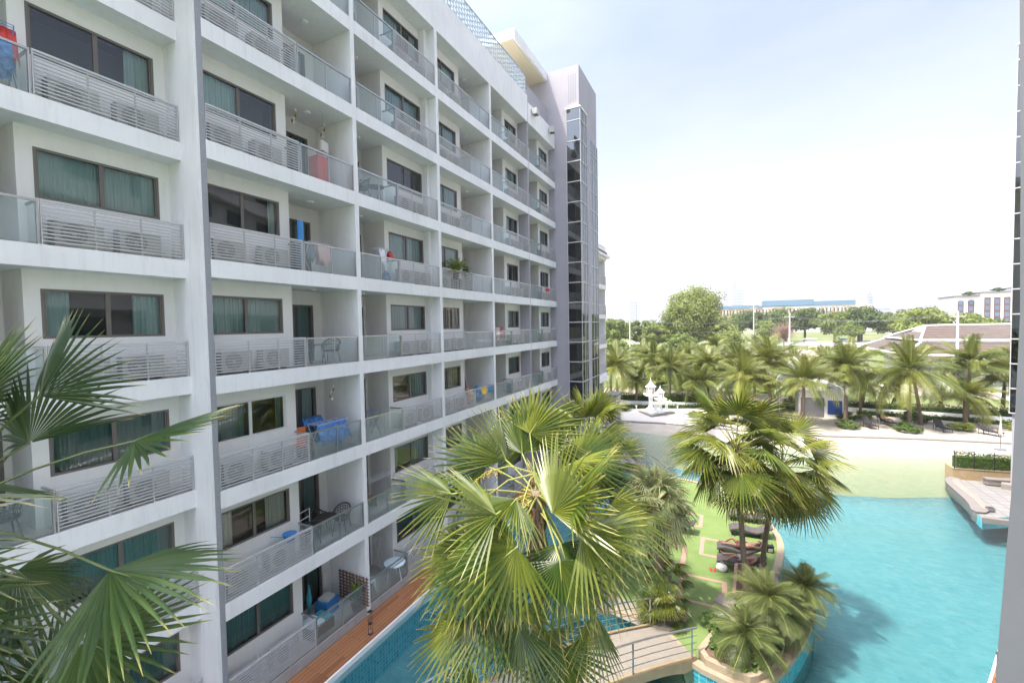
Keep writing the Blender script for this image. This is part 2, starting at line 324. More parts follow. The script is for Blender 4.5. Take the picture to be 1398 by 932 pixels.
def setting(o,kind='structure',label=None,cat=None):
    o['kind']=kind
    if label: o['label']=label
    if cat: o['category']=cat
    return o
def kids(o): return [c for c in ALLCH.get(o.name,[])]
def copy_tree(o,children,loc,rz=0,label=None,scale=None):
    """children: nested list [(obj,[sub,...]),...]"""
    c=o.copy(); col.objects.link(c); c.location=loc; c.rotation_euler=(0,0,rz)
    if scale: c.scale=(scale,)*3
    if label: c['label']=label
    for ch,subs in children:
        d=ch.copy(); col.objects.link(d); d.parent=c
        for s in subs:
            e=s.copy(); col.objects.link(e); e.parent=d
    return c
# ================================================================ SETTING
# ground ring with the pool basin left open
mb=MB(); hx0,hx1,hy0,hy1=-11.6,27.0,-16.0,47.0; BIG=4500
xs=[-BIG,hx0,hx1,BIG]; ys=[-BIG,hy0,hy1,BIG]
for i in range(3):
    for j in range(3):
        if i==1 and j==1: continue
        mb.quad((xs[i],ys[j],-.03),(xs[i+1],ys[j],-.03),(xs[i+1],ys[j+1],-.03),(xs[i],ys[j+1],-.03))
setting(mb.build('ground','ground'))
# basin
mb=MB(); mb.quad((hx0,hy0,-1.45),(hx1,hy0,-1.45),(hx1,hy1,-1.45),(hx0,hy1,-1.45))
for a,b in(((hx0,hy0),(hx1,hy0)),((hx1,hy0),(hx1,hy1)),((hx0,hy1),(hx0,hy0))): mb.quad((*a,-1.45),(*b,-1.45),(*b,-.03),(*a,-.03),1)
setting(mb.build('pool_basin',['poolfloor','pooltile']))
mb=MB(); mb.quad((hx0,hy0,-.16),(hx1,hy0,-.16),(hx1,hy1-1,-.16),(hx0,hy1-1,-.16)); setting(mb.build('pool_water','water'))
def lerp_tab(tab,x):
    if x<=tab[0][0]: return tab[0][1]
    for (a,b),(c,d) in zip(tab,tab[1:]):
        if x<=c: return b+(d-b)*(x-a)/(c-a)
    return tab[-1][1]
YB=[(-12,36.6),(-8,36.2),(-4,35),(0,33.6),(5.5,33.3),(9,34.2),(12.1,35.7),(18,38),(27,40)]
YC=[(-13,46.4),(-8.6,46.65),(-6,47.1),(-3.6,46.9),(3,46.6),(8.1,47.25),(11.9,48.3),(15,49.05),(21,50.1),(27,51)]
YW=[(-12,43),(-8,43.1),(-4,43.3),(3,42.3),(8,42.0),(11.9,43.1),(15.5,44.0),(20,44.2),(27,44.5)]
rows=[]; NX=60
def beach_z(x,k):
    yb,yw,yc=lerp_tab(YB,x),lerp_tab(YW,x),lerp_tab(YC,x)
    st=[(yb-2.6,-1.452),(yb-.25,-1.15),(yb,-.62),(yb+(yw-yb)*.3,-.50),(yb+(yw-yb)*.65,-.36),(yw,-.161),(yw+(yc-yw)*.45,-.01),(yc,.04)]
    return st[k]
for k in range(8):
    row=[]
    for i in range(NX):
        x=-11.6+i*(38.6)/(NX-1); y,z=beach_z(x,k); row.append((x,y,z+ (.012*math.sin(x*1.7+k) if 2<k<7 else 0)))
    rows.append(row)
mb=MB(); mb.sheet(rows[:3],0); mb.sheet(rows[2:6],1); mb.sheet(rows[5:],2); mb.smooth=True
setting(mb.build('beach',['poolfloor','sand_depth_tint','sand']))
# upper sand terrace behind the curb
mb=MB(); P=[]
for yy in(0,1):
    P.append([(x,lerp_tab(YC,x) if yy==0 else 60.4,.13) for x in [i*1.0 for i in range(-3,27)]])
mb.sheet(P); setting(mb.build('sand_terrace','sand'))
mb=MB(); P=[[(x,lerp_tab(YC,x) if yy==0 else 60.4,.132) for x in [i*1.0 for i in range(-17,-1)]] for yy in(0,1)]
mb.sheet(P); setting(mb.build('paved_terrace','palepaving'))
mb=MB()
xs_=[i*.8-16 for i in range(54)]
for x0,x1 in zip(xs_,xs_[1:]):
    a0,a1=lerp_tab(YC,x0),lerp_tab(YC,x1)
    mb.prism([(x0,a0-.28),(x1,a1-.28),(x1,a1+.1),(x0,a0+.1)],-.3,.16)
setting(mb.build('beach_curb','stone'))
# left pool deck
mb=MB(); mb.box(-11.76,-10.72,-16,31.4,-.35,0); setting(mb.build('wood_deck','deck'))
mb=MB(); mb.box(-10.72,-10.66,-16,31.4,-.35,.012); setting(mb.build('deck_edging','whitepaint'))
mb=MB(); mb.box(-10.72,-10.672,-16,31.4,-1.45,-.351); mb.box(-9.45,-9.42,31.4,42,-1.45,-.3); setting(mb.build('pool_side_tiles','pooltile'))
mb=MB(); mb.box(-16,-9.4,31.4,46.5,-.3,.09); setting(mb.build('left_paving','palepaving'))
# right pool deck, running diagonally
DU=Vector((.455,.8905,0)); DN=Vector((.8905,-.455,0)); D0=Vector((6.72,16.84,0))
def dp(s,o): q=D0+DU*s+DN*o; return (q.x,q.y)
mb=MB(); mb.prism([dp(-22,0.06),dp(16.6,.06),dp(16.6,1.25),dp(-22,1.25)],-.35,0); setting(mb.build('wood_deck','deck'))
mb=MB(); mb.prism([dp(-22,0),dp(16.6,0),dp(16.6,.06),dp(-22,.06)],-.35,.012); setting(mb.build('deck_edging','whitepaint'))
mb=MB(); mb.prism([dp(-22,0.02),dp(16.6,0.02),dp(16.6,.06),dp(-22,.06)],-1.45,-.351); setting(mb.build('pool_side_tiles','pooltile'))
def offset_(p): return p
# right terrace with S-curved seat
mb=MB(); TER=[(13.55,37.8),(20,39),(20,31.5),(13.46,31.72),(11.95,30.8),(12.0,31.6),(12.5,33),(12.45,35.8),(13,37.6)]
mb.prism(TER[::-1],-.55,.03,0,1); setting(mb.build('right_terrace',['terrtile','pooltile','poolfloor']))
mb=MB(); mb.prism([(11.9,30.72),(20,30.9),(20,31.2),(12.1,31.0)],-.2,.10,0); setting(mb.build('terrace_coping','greycop'))
# island
ISL=[(-1.05,14.0),(-.2,13.75),(.5,13.6),(1.0,13.9),(1.6,15),(2.3,16.6),(2.85,18.3),(2.85,19.0),(2.25,19.3),(1.72,19.9),(2.0,21),(2.22,22.2),(2.36,23.3),(2.3,24.6),(1.9,26),(1.1,27.7),(.0,29.2),(-1.4,30.4),(-2.8,30.9),(-3.7,30.5),(-4.2,29.2),(-4.35,27.5),(-4.5,25.5),(-4.6,23),(-4.9,20.9),(-5.6,19),(-5.9,17.3),(-5.5,15.8),(-4.4,15.2),(-3.2,15.5),(-2.0,15.1)]
def smoothpoly(p,it=2):
    for _ in range(it):
        q=[]
        for a,b in zip(p,p[1:]+p[:1]): q+=[(a[0]*.75+b[0]*.25,a[1]*.75+b[1]*.25),(a[0]*.25+b[0]*.75,a[1]*.25+b[1]*.75)]
        p=q
    return p
def offset(p,d):
    n=len(p); o=[]
    for i in range(n):
        a=Vector(p[i-1]); b=Vector(p[(i+1)%n]); t=(b-a).normalized(); o.append((p[i][0]-t.y*d,p[i][1]+t.x*d))
    return o
ISL=smoothpoly(ISL)
def ring(mb,p,w,z0,z1,mi=0):
    q=offset(p,w); n=len(p)
    for i in range(n):
        j=(i+1)%n; mb.prism([p[i],p[j],q[j],q[i]] if w>0 else [p[j],p[i],q[i],q[j]],z0,z1,mi)
mb=MB(); mb.prism(ISL,-.75,0,0,1); mb.prism(ISL,-1.44,-.751,2,2); setting(mb.build('island_lawn',['lawn','pooltile','poolfloor']))
mb=MB(); q=offset(ISL,-.04); n=len(ISL); qi=offset(ISL,.24)
for i in range(n):
    j=(i+1)%n; b=len(mb.v)
    mb.v+=[(*q[i],-.10),(*q[j],-.10),(*q[j],.06),(*q[i],.06),(*qi[i],.06),(*qi[j],.06),(*qi[i],-.02),(*qi[j],-.02)]
    mb.face([b,b+1,b+2,b+3]); mb.face([b+3,b+2,b+5,b+4]); mb.face([b+4,b+5,b+7,b+6])
setting(mb.build('island_coping','coping'))
# pink paver frames set in the lawn
def frame_pad(poly,w=.24):
    mb=MB(); q=offset(poly,w)
    for i in range(4):
        j=(i+1)%4; mb.quad((*poly[i],.006),(*poly[j],.006),(*q[j],.006),(*q[i],.006))
    setting(mb.build('paver_frame','paver'))
for c,wd,dp_ in(((-.27,21.85),1.75,1.8),((-.87,18.15),1.75,1.95),((-2.35,20.6),1.4,1.8),((-1.9,24.6),1.5,1.6),((-3.0,26.9),1.3,1.5)):
    frame_pad([(c[0]-wd/2,c[1]-dp_/2),(c[0]+wd/2,c[1]-dp_/2),(c[0]+wd/2,c[1]+dp_/2),(c[0]-wd/2,c[1]+dp_/2)])
mb=MB(); mb.prism(smoothpoly([(-5.2,15.6),(-2.2,14.9),(-1.6,15.3),(-2.3,15.9),(-3.6,16.3),(-5.0,16.9),(-5.7,17.4)],2),0,.012); setting(mb.build('island_path','path'))
# white wall at the back of the terrace and the road behind
def wall_thing(name,pts,h,th,matn,label,cat,capm=None):
    mb=MB()
    for (a,b) in zip(pts,pts[1:]):
        t=(Vector(b)-Vector(a)).normalized()*.0; nrm=Vector((-(b[1]-a[1]),b[0]-a[0])).normalized()*th
        mb.prism([a,b,(b[0]+nrm.x,b[1]+nrm.y),(a[0]+nrm.x,a[1]+nrm.y)],0.1,h)
    return tag(mb.build(name,matn),label,cat)
wall_thing('garden_wall',[(-14,56.0),(-8,56.6),(-3,57.6),(3,59.2),(12,60.5),(20,60.3),(30,59.6)],.62,.18,'whitepaint','low white garden wall running behind the sand terrace, hedge behind it','wall')
mb=MB(); mb.quad((-60,66,-.02),(60,65,-.02),(60,70,-.02),(-60,71,-.02)); setting(mb.build('road','road'))
mb=MB(); mb.prism([(13,78),(34,77),(34,90),(15,90)],-.02,.01); setting(mb.build('concrete_yard','sand'))
mb=MB(); mb.prism([(-3,110),(14,92),(17,96),(22,150),(60,235),(40,240),(8,150)],-.02,-.012); mb.prism([(30,190),(90,170),(120,215),(60,225)],-.02,-.012); setting(mb.build('dirt_track','road'))
mb=MB(); mb.prism([(-60,262),(160,262),(160,268),(-60,268)],-.02,-.01); setting(mb.build('far_road','sand'))

# ================================================================ LEFT APARTMENT BUILDING
FX=-11.775
ZB=lambda k: 11.87+3*k       # slab underside
ZT=lambda k: ZB(k)+.46       # floor level
# cached window meshes
WCACHE={}
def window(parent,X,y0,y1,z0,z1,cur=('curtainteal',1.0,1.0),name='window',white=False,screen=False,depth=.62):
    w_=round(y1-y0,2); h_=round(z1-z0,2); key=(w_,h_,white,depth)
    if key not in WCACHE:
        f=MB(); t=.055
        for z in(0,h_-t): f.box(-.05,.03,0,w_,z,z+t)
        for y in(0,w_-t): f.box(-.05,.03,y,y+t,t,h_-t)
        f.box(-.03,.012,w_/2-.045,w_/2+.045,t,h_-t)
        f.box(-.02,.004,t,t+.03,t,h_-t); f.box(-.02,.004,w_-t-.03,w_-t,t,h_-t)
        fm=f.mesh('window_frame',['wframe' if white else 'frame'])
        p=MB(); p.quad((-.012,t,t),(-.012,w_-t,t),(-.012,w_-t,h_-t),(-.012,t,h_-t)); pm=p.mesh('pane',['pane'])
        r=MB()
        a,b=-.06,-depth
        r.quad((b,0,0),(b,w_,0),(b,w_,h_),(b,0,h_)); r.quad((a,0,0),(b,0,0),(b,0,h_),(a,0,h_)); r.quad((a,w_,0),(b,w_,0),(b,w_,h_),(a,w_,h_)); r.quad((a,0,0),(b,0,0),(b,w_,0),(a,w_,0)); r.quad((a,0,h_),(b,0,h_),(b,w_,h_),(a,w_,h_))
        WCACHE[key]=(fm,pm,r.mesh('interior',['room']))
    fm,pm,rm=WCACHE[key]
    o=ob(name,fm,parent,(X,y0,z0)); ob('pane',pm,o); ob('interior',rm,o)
    cm,lf,rf=cur
    if lf+rf>0.02:
        ck=('c',w_,h_,cm,lf,rf)
        if ck not in WCACHE:
            c=MB(); q=random.Random(hash(ck)%999)
            for side,fr in((0,lf),(1,rf)):
                if fr<=.02: continue
                n=max(8,int(26*fr*w_)); W=w_/2*fr
                top=[];bot=[]; ph=q.random()*6
                for i in range(n+1):
                    y=i/n*W; yy=.03+y if side==0 else w_-.03-y
                    xx=-.16+.03*math.sin(i*1.55+ph)+.012*math.sin(i*.7+ph)
                    top.append((xx,yy,h_-.01)); bot.append((xx*1.05,yy+.015*math.sin(i*.9),.01))
                c.sheet([top,bot])
            c.smooth=True
            WCACHE[ck]=c.mesh('curtain',[cm])
        ob('curtain',WCACHE[ck],o)
    return o
def wallstrip(mb,X,y0,y1,z0,z1,oy0,oy1,oz0,oz1,t=.3):
    """wall box X-t..X with one opening"""
    if oy0>y0: mb.box(X-t,X,y0,oy0,z0,z1)
    if y1>oy1: mb.box(X-t,X,oy1,y1,z0,z1)
    if z1>oz1: mb.box(X-t,X,oy0,oy1,oz1,z1)
    if oz0>z0: mb.box(X-t,X,oy0,oy1,z0,oz0)
RC={}
def slat_rail(parent,X,y0,y1,z,name='slatted_railing'):
    L=round(y1-y0,2)
    if ('r',L) not in RC:
        m_=MB(); H=.90
        for i in range(11): m_.box(-.014,.012,.02,L-.02,.07+i*.0765,.07+i*.0765+.024)
        m_.box(-.022,.022,0,L,H-.02,H+.025)
        n=max(2,int(round(L/.85)))
        for i in range(n+1):
            y=.02+(L-.04)*i/n; m_.box(-.034,-.0125,y-.016,y+.016,0,H-.02)
        m_.box(-.02,.02,-.0,.018,0,H-.02); m_.box(-.02,.02,L-.018,L,0,H-.02)
        RC[('r',L)]=m_.mesh('slatted_railing',['rail'])
    return ob(name,RC[('r',L)],parent,(X,y0,z))
def glass_rail(parent,X,y0,y1,z,ret=None):
    L=round(y1-y0,2)
    if ('g',L) not in RC:
        g=MB(); g.quad((0,.03,.03),(0,L/2-.01,.03),(0,L/2-.01,.86),(0,.03,.86)); g.quad((0,L/2+.01,.03),(0,L-.03,.03),(0,L-.03,.86),(0,L/2+.01,.86))
        s=MB(); s.box(-.03,.03,0,L,.86,.905); s.box(-.018,.018,L/2-.012,L/2+.012,0,.86)
        for y in(0,L-.03): s.box(-.018,.018,y,y+.03,0,.86)
        RC[('g',L)]=(g.mesh('glass_panel',['balglass']),s.mesh('handrail',['steel']))
    g,s=RC[('g',L)]
    o=ob('glass_balustrade',g,parent,(X,y0,z)); ob('handrail',s,o)
    return o
def divider(parent,X,Xw,y,z):
    key=('d',round(X-Xw,2))
    if key not in RC:
        d=X-Xw; g=MB(); g.quad((-d+.02,0,.03),(-.04,0,.03),(-.04,0,.86),(-d+.02,0,.86)); s=MB(); s.box(-d,0,-.02,.02,.865,.91); s.box(-.04,0,-.02,.02,0,.865); RC[key]=(g.mesh('glass_divider',['balglass']),s.mesh('handrail',['steel']))
    g,s=RC[key]; o=ob('glass_divider',g,parent,(X,y,z)); ob('handrail',s,o)
rw=random.Random(11)
CURS=[('curtainteal',1,1),('curtainteal',1,1),('curtainteal',1,.9),('curtainteal',.35,.35),('curtainteal',.5,.9),('curtainpale',1,1),('curtainteal',.9,.4),('curtaindeep',1,1),('curtainwhite',.5,1),('curtainteal',.25,.3),('curtaingrey',.9,.3),('curtainpale',.3,.9),('curtainwhite',1,.1),('curtainteal',.7,0.0),('curtainpale',.95,.95)]
SPECIAL={('U1',1):('curtainpale',1,0),('U1',0):('curtainteal',.12,.2),('U1',-1):('curtainteal',1,.95),('U1',-2):('curtaindeep',.9,.2),('U1',-3):('curtainwhite',.5,.6),('U1',-4):('curtaindeep',1,1),
 ('U0',1):('curtainteal',0.05,.45),('U0',0):('curtainteal',1,1),('U0',-1):('curtainteal',.42,.5),('U0',-2):('curtaindeep',1,.9),('U0',-3):('curtaindeep',1,1),('U0',-4):('curtaindeep',.8,1),
 ('U2',1):('curtaingrey',.9,.3),('U2',0):('curtainpale',.9,.9),('U2',-1):('curtainteal',1,1),('U2',-2):('curtainteal',.2,.9),('U2',-3):('curtainteal',.3,.7),('U2',-4):('curtaingrey',.2,.2),
 ('U3',-2):('curtainwhite',.3,1),('U3',-1):('curtainwhite',.3,.3),('U4',-1):('curtainteal',1,1),('U4',0):('curtaingrey',.4,.3)}
# unit: name,type,y0,y1(clear),wall edge,rail split,window y range, face X, wall X, door X
UN=[('U1','A',6.52,11.40,9.33,9.24,6.72,9.00,FX,-12.5,-13.65),
    ('U2','B',11.57,16.36,13.62,13.71,13.87,16.15,FX,-12.5,-13.65),
    ('U3','A',16.54,21.35,19.39,19.27,16.75,19.03,FX,-12.5,-13.65),
    ('U4','B',21.53,26.42,24.21,23.75,24.57,26.20,FX,-12.5,-13.65),
    ('U5','B',26.60,31.52,29.27,28.66,29.57,31.15,FX,-12.3,-13.65),
    ('U0','B',1.35,6.33,3.57,3.72,3.83,6.10,-12.54,-13.15,-14.3)]
main=thing('apartment_building','long white eight-storey apartment block with slatted and glass balcony railings beside the pool','building',(0,0,0))
left=thing('apartment_wing','nearer set-back white apartment wing left of the tall projecting fin wall','building',(0,0,0))
for who,us,Xs,ya,yb in((main,UN[:5],FX,6.52,31.52),(left,UN[5:],-12.54,-6.0,6.36)):
    # slabs
    for k in range(-4,5):
        mb=MB()
        if who is main and k==4: mb.box(-14.5,Xs,ya,26.50,ZB(4),25.6); mb.box(-14.5,Xs,26.52,yb,ZB(4),25.2)
        elif k==4: mb.box(-14.9,Xs,ya,yb,ZB(4),25.6)
        else: mb.box(-14.9 if who is left else -14.5,Xs,ya,yb,ZB(k) if k>-4 else 0,ZT(k))
        mb.build('fascia_slab' if k>-4 else 'base_plinth','white' if k>-4 else 'plinth',who)
    wm=MB()
    for (nm,ty,y0,y1,we,sp,w0,w1,X,WX,DX) in us:
        for k in range(-4,4):
            z0,z1=ZT(k),ZB(k+1)
            oz1=z1-.40 if True else z1; oz0=oz1-1.08
            if ty=='A': a,b,c,d=y0,we,we,y1
            else: a,b,c,d=we,y1,y0,we
            wallstrip(wm,WX,a,b,z0,z1,w0,w1,oz0,oz1)
            cur=SPECIAL.get((nm,k)) or CURS[rw.randrange(len(CURS))]
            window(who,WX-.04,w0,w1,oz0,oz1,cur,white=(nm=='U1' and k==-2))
            # niche: side wall and back wall with a sliding door
            sy=(we-.15,we) if ty=='A' else (we,we+.15)
            wm.box(DX-.3,WX-.3 if False else WX-.301,*sy,z0,z1)
            d0,d1=(c+.15,min(d-.35,c+1.75)) if ty=='A' else (c+.3,d-.12)
            wallstrip(wm,DX,c,d,z0,z1,d0,d1,z0+.02,z0+2.05)
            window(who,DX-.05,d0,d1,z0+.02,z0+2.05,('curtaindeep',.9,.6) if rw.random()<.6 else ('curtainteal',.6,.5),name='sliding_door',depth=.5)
            # railings
            if ty=='A': slat_rail(who,X-.03,y0+.02,sp,z0); glass_rail(who,X-.03,sp+.03,y1-.01,z0)
            else: glass_rail(who,X-.03,y0+.01,sp-.03,z0); slat_rail(who,X-.03,sp,y1-.02,z0)
            divider(who,X-.07,WX+.005,sp+(.03 if ty=='A' else -.03),z0)
            MB().quad((DX,y0,z0+.004),(X-.1,y0,z0+.004),(X-.1,y1,z0+.004),(DX,y1,z0+.004)).build('balcony_floor','floor',who)
            # ceiling lamp
            key='cl'
            if key not in RC: RC[key]=MB().lathe([(.11,0),(.11,-.03),(.08,-.05)],n=14).mesh('ceiling_lamp',['whitepaint'])
            ob('ceiling_lamp',RC[key],who,(X-1.0,(c+d)/2,z1-.003))
    wm.build('wall','wallw',who)
# party walls
def pwall(name,m_,x0,x1,y0,y1,z0,z1,who=main): 
    return MB().box(x0,x1,y0,y1,z0,z1).build(name,m_,who)
pwall('partition_wall','white',-14.5,FX+.003,11.40,11.57,0,23.88)
pwall('partition_wall','white',-14.5,FX+.003,16.36,16.54,0,23.88)
pwall('pipe_chase','white',-12.5,-12.22,16.18,16.359,.33,23.87)
pwall('partition_wall','white',-14.5,FX+.003,21.35,21.53,0,23.88)
pwall('partition_wall','grey',-14.5,FX-.004,26.42,26.599,0,23.865)
pwall('expansion_joint','finstrip',FX-.05,FX+.006,26.50,26.54,.3,25.2)
pwall('partition_wall','white',-14.9,-12.537,1.18,1.35,0,23.88,left)
pwall('partition_wall','white',-14.9,-12.537,-3.8,-3.63,0,23.88,left)
for k in range(-4,4): pwall('wall','wallw',-13.4,-13.15,-6,1.18,ZT(k),ZB(k+1),left)
pwall('fin_wall','white',-14.9,FX-.02,6.33,6.519,0,26.2,left)
pwall('joint_cover','finstrip',FX-.0199,FX+.004,6.395,6.522,0,26.2,left)
mb=MB()
for z in [i*.42+.4 for i in range(60)]: mb.box(FX+.004,FX+.012,6.45,6.468,z,z+.018)
mb.build('cover_bolt','steel',left)
# solid core behind and roof
MB().box(-26,-14.52,-6,31.5,0,24.9).build('building_core','wallw',main)
MB().box(-26,-12.0,-6,31.5,24.9,25.0).build('roof_deck','stone',main)
# screen on the roof edge
mb=MB(); X=FX-.06
def lattice(mb,y0,y1,z0,z1):
    mb.box(X-.03,X+.03,y0,y1,z1-.05,z1); mb.box(X-.03,X+.03,y0,y1,z0,z0+.05)
    y=y0; i=0
    while y<y1:
        mb.box(X-.03,X+.03,y,y+.05,z0,z1)
        for j in range(6):
            zz=z0+.1+(j+(.5 if i%2 else 0))*.25
            if zz<z1-.08: mb.box(X-.028,X+.026,y+.05,y+.25,zz,zz+.05)
        y+=.25; i+=1
lattice(mb,-6,26.3,25.6,26.85)
mb.build('roof_screen','lattice' if 'lattice' in MT else 'rail',main)
# roof terrace canopy near the tower
MB().box(-22,-12.33,25.85,31.54,29.1,29.72).build('roof_canopy','white',main)
MB().box(-22,-12.5,25.9,31.5,29.05,29.1).build('canopy_soffit','cream',main)
MB().box(-12.6,-12.35,27.0,31.54,25.2,27.02).build('terrace_parapet','grey',main)
MB().box(-22,-17,26,31.5,25,29.05).build('penthouse_wall','wallw',main)
MB().box(-21,-11.9,-16,-1.5,29.1,29.8).build('roof_canopy','white',left)  # unseen canopy, added to cast shade on the near left palm
MB().box(-21,-15.5,-15,-2,25,29.1).build('penthouse_wall','wallw',left)
MB().box(-26,-13.2,-16,-6,0,25.6).build('building_core','wallw',left)
# roof cross-beam with brown planter shape seen under the canopy
mb=MB(); mb.box(-16,-15.7,30.6,30.9,25,29.05); mb.box(-14,-13.1,30.9,31.2,27.6,27.75); mb.build('roof_beam','woodbr',main)
def floodlight(y,lab):
    t=thing('floodlight',lab,'floodlight',(FX+.02,y,25.02),0,'floodlights on the roof parapet')
    MB().box(0,.3,-.03,.03,.05,.09).build('bracket','rail',t)
    MB().box(.05,.42,-.22,.22,-.42,-.06).build('lamp_housing','ac',t,bevel=.02)
    MB().box(.1,.38,-.18,.18,-.425,-.421).build('lens','greyfab',t)
floodlight(27.3,'grey floodlight on the white roof parapet, the nearer one beside the mesh screen')
floodlight(30.4,'grey floodlight on the white roof parapet, the one closer to the stair tower')

# ---------------------------------------------------------------- stair tower
def glass_tower(name,label,loc,rz,mir=1):
    t=thing(name,label,'tower',loc,rz)
    s=mir
    def bx(mb,x0,x1,*a): mb.box(min(x0*s,x1*s),max(x0*s,x1*s),*a)
    # local: x=0 at the free corner (+x side face), y=0 at the near face
    mb=MB(); bx(mb,-6,0,0,4.75,0,29.7); mb.build('shaft','towergrey',t)
    gz0,gz1=4.7,26.54
    mb=MB(); bx(mb,-.95,.10,-.10,1.5,gz0,gz1); mb.build('corner_glazing','towerglass',t)
    mb=MB(); bx(mb,-.90,.05,-.05,1.45,gz0+.01,gz1-.01); mb.build('stair_void','greyfab',t)
    mb=MB(); z=gz0
    while z<gz1+.1:
        bx(mb,-.99,.14,-.14,1.52,z-.035,z+.035); z+=1.4975
    bx(mb,-.99,-.94,-.13,-.05,gz0,gz1); bx(mb,.09,.13,-.13,-.09,gz0,gz1); bx(mb,.09,.13,.6,.65,gz0,gz1); bx(mb,.09,.13,1.0,1.04,gz0,gz1); bx(mb,.0,.13,1.49,1.54,gz0,gz1)
    mb.build('mullion','rail' ,t)
    mb=MB(); bx(mb,-1.02,.17,-.17,1.55,gz1,gz1+.10); mb.build('glazing_cap','whitepaint',t)
    mb=MB(); bx(mb,-.0,.12,1.62,2.45,0,26.6); mb.build('pier','towergrey',t)
    mb=MB(); bx(mb,-.4,.06,2.5,4.72,gz0,25.2); mb.build('side_glazing','towerglass',t)
    mb=MB(); bx(mb,-.35,.0,2.55,4.6,gz0+.01,25.1); 
    mb=MB(); z=gz0
    while z<25.3: bx(mb,.0,.09,2.48,4.74,z-.03,z+.03); z+=1.4975
    for y in(2.5,3.3,4.1,4.7): bx(mb,.04,.09,y,y+.04,gz0,25.2)
    mb.build('mullion','rail',t)
    for i in range(4):
        mb=MB(); bx(mb,-.80+i*.17,-.73+i*.17,-.012,.02,27.05,29.1); mb.build('louvre_slot','acgrille',t)
    mb=MB(); bx(mb,-.02,.012,.2,1.2,26.95,28.95); mb.build('side_panel','grey',t)
    mb=MB(); bx(mb,-.02,.012,2.4,4.0,26.3,28.9); mb.build('side_panel','grey',t)
    mb=MB(); bx(mb,-.5,.35,-.4,2,0,.35); mb.build('tower_base','stone',t)
    return t
glass_tower('stair_tower','tall grey stair tower with glazed corner at the end of the left apartment block',(-9.84,31.55,0),0)
# ---------------------------------------------------------------- rear block
t=thing('rear_building','white balcony block seen in a narrow strip behind the glass stair tower','building',(-11.3,36.4,0))
MB().box(-9,-.8,0,8.6,3.0,17.3).build('wall','wallw',t)
for k in range(5):
    z=5.4+k*3.0-.33
    MB().box(-3,0,0,8.6,z,z+.42).build('balcony_slab','white',t)
    slat_rail(t,-.04,.1,4.3,z+.42); slat_rail(t,-.04,4.35,8.5,z+.42)
    for yy in(1.0,5.6): window(t,-.79,yy,yy+2.1,z+1.2,z+2.5,CURS[k%4],depth=.3)
    for yy in(-.02,4.26,8.42):
        if k<4: MB().box(-.8,-.1,yy,yy+.12,z+.421,z+2.999).build('partition_wall','white',t)
MB().box(-9,.35,-.2,8.95,17.3,17.55).build('eave','white',t)
MB().box(-9,.1,0,8.7,17.55,17.9).build('roof','rooftile',t)
MB().box(-9,.12,-.1,8.72,4.7,5.06).build('cornice','white',t)
MB().box(-9,-4,0,2.4,17.9,23.5).build('upper_wall','white',t)
for k in range(2): 
    MB().box(-4,.1,0,1.4,18.2+k*3,18.6+k*3).build('balcony_slab','white',t); slat_rail(t,.05,.05,1.35,18.6+k*3)
for yy in(.2,4.1,8.2): MB().box(-.7,-.35,yy,yy+.35,0,4.7).build('pillar','grey',t)

# ---------------------------------------------------------------- right side: own building's fin, wing and glass tower
ang=math.atan2(DU.y,DU.x)-PI/2
F=Vector((2.74,6.42,0))
t=thing('facade_fin','dark grey vertical wall fin filling the right edge of the view','wall',(F.x,F.y,0),ang)
mb=MB(); PR=[(.02,0),(-.12,4.5),(-.105,6.7),(-.03,8.6),(0,10.5),(-.02,12),(-.06,14),(-.10,20),(-.12,31)]
PR[0]=(-.16,0)
for (a,z0),(b,z1) in zip(PR,PR[1:]):
    k=len(mb.v); mb.v+=[(a,0,z0),(.75,0,z0),(.75,0,z1),(b,0,z1),(a,.35,z0),(.75,.35,z0),(.75,.35,z1),(b,.35,z1)]
    for f in((0,1,2,3),(5,4,7,6),(4,0,3,7),(1,5,6,2)): mb.face([k+i for i in f])
mb.build('fin_panel','finmetal',t)
MB().box(.0,.75,.0,.35,-.0,.0).build if False else None
wing=thing('opposite_wing','long apartment wing behind the grey fin on the right bank of the pool','building',(F.x,F.y,0),ang)
MB().box(1.0,12,.36,26,0,25).build('wall','wallw',wing)
for k in range(9): MB().box(.35,1.2,.36,26,ZB(k-4) if k else 0,ZT(k-4)).build('fascia_slab','white',wing)
for k in range(8):
    for j in range(6):
        y=1+j*4.2
        MB().box(.9,1.01,y,y+2.2,ZT(k-4)+1,ZT(k-4)+2.1).build('window','darkglass',wing)
glass_tower('glass_tower','glass stair tower on the right bank showing as a thin strip beside the grey fin',(15.52,36.9,0),ang,-1)
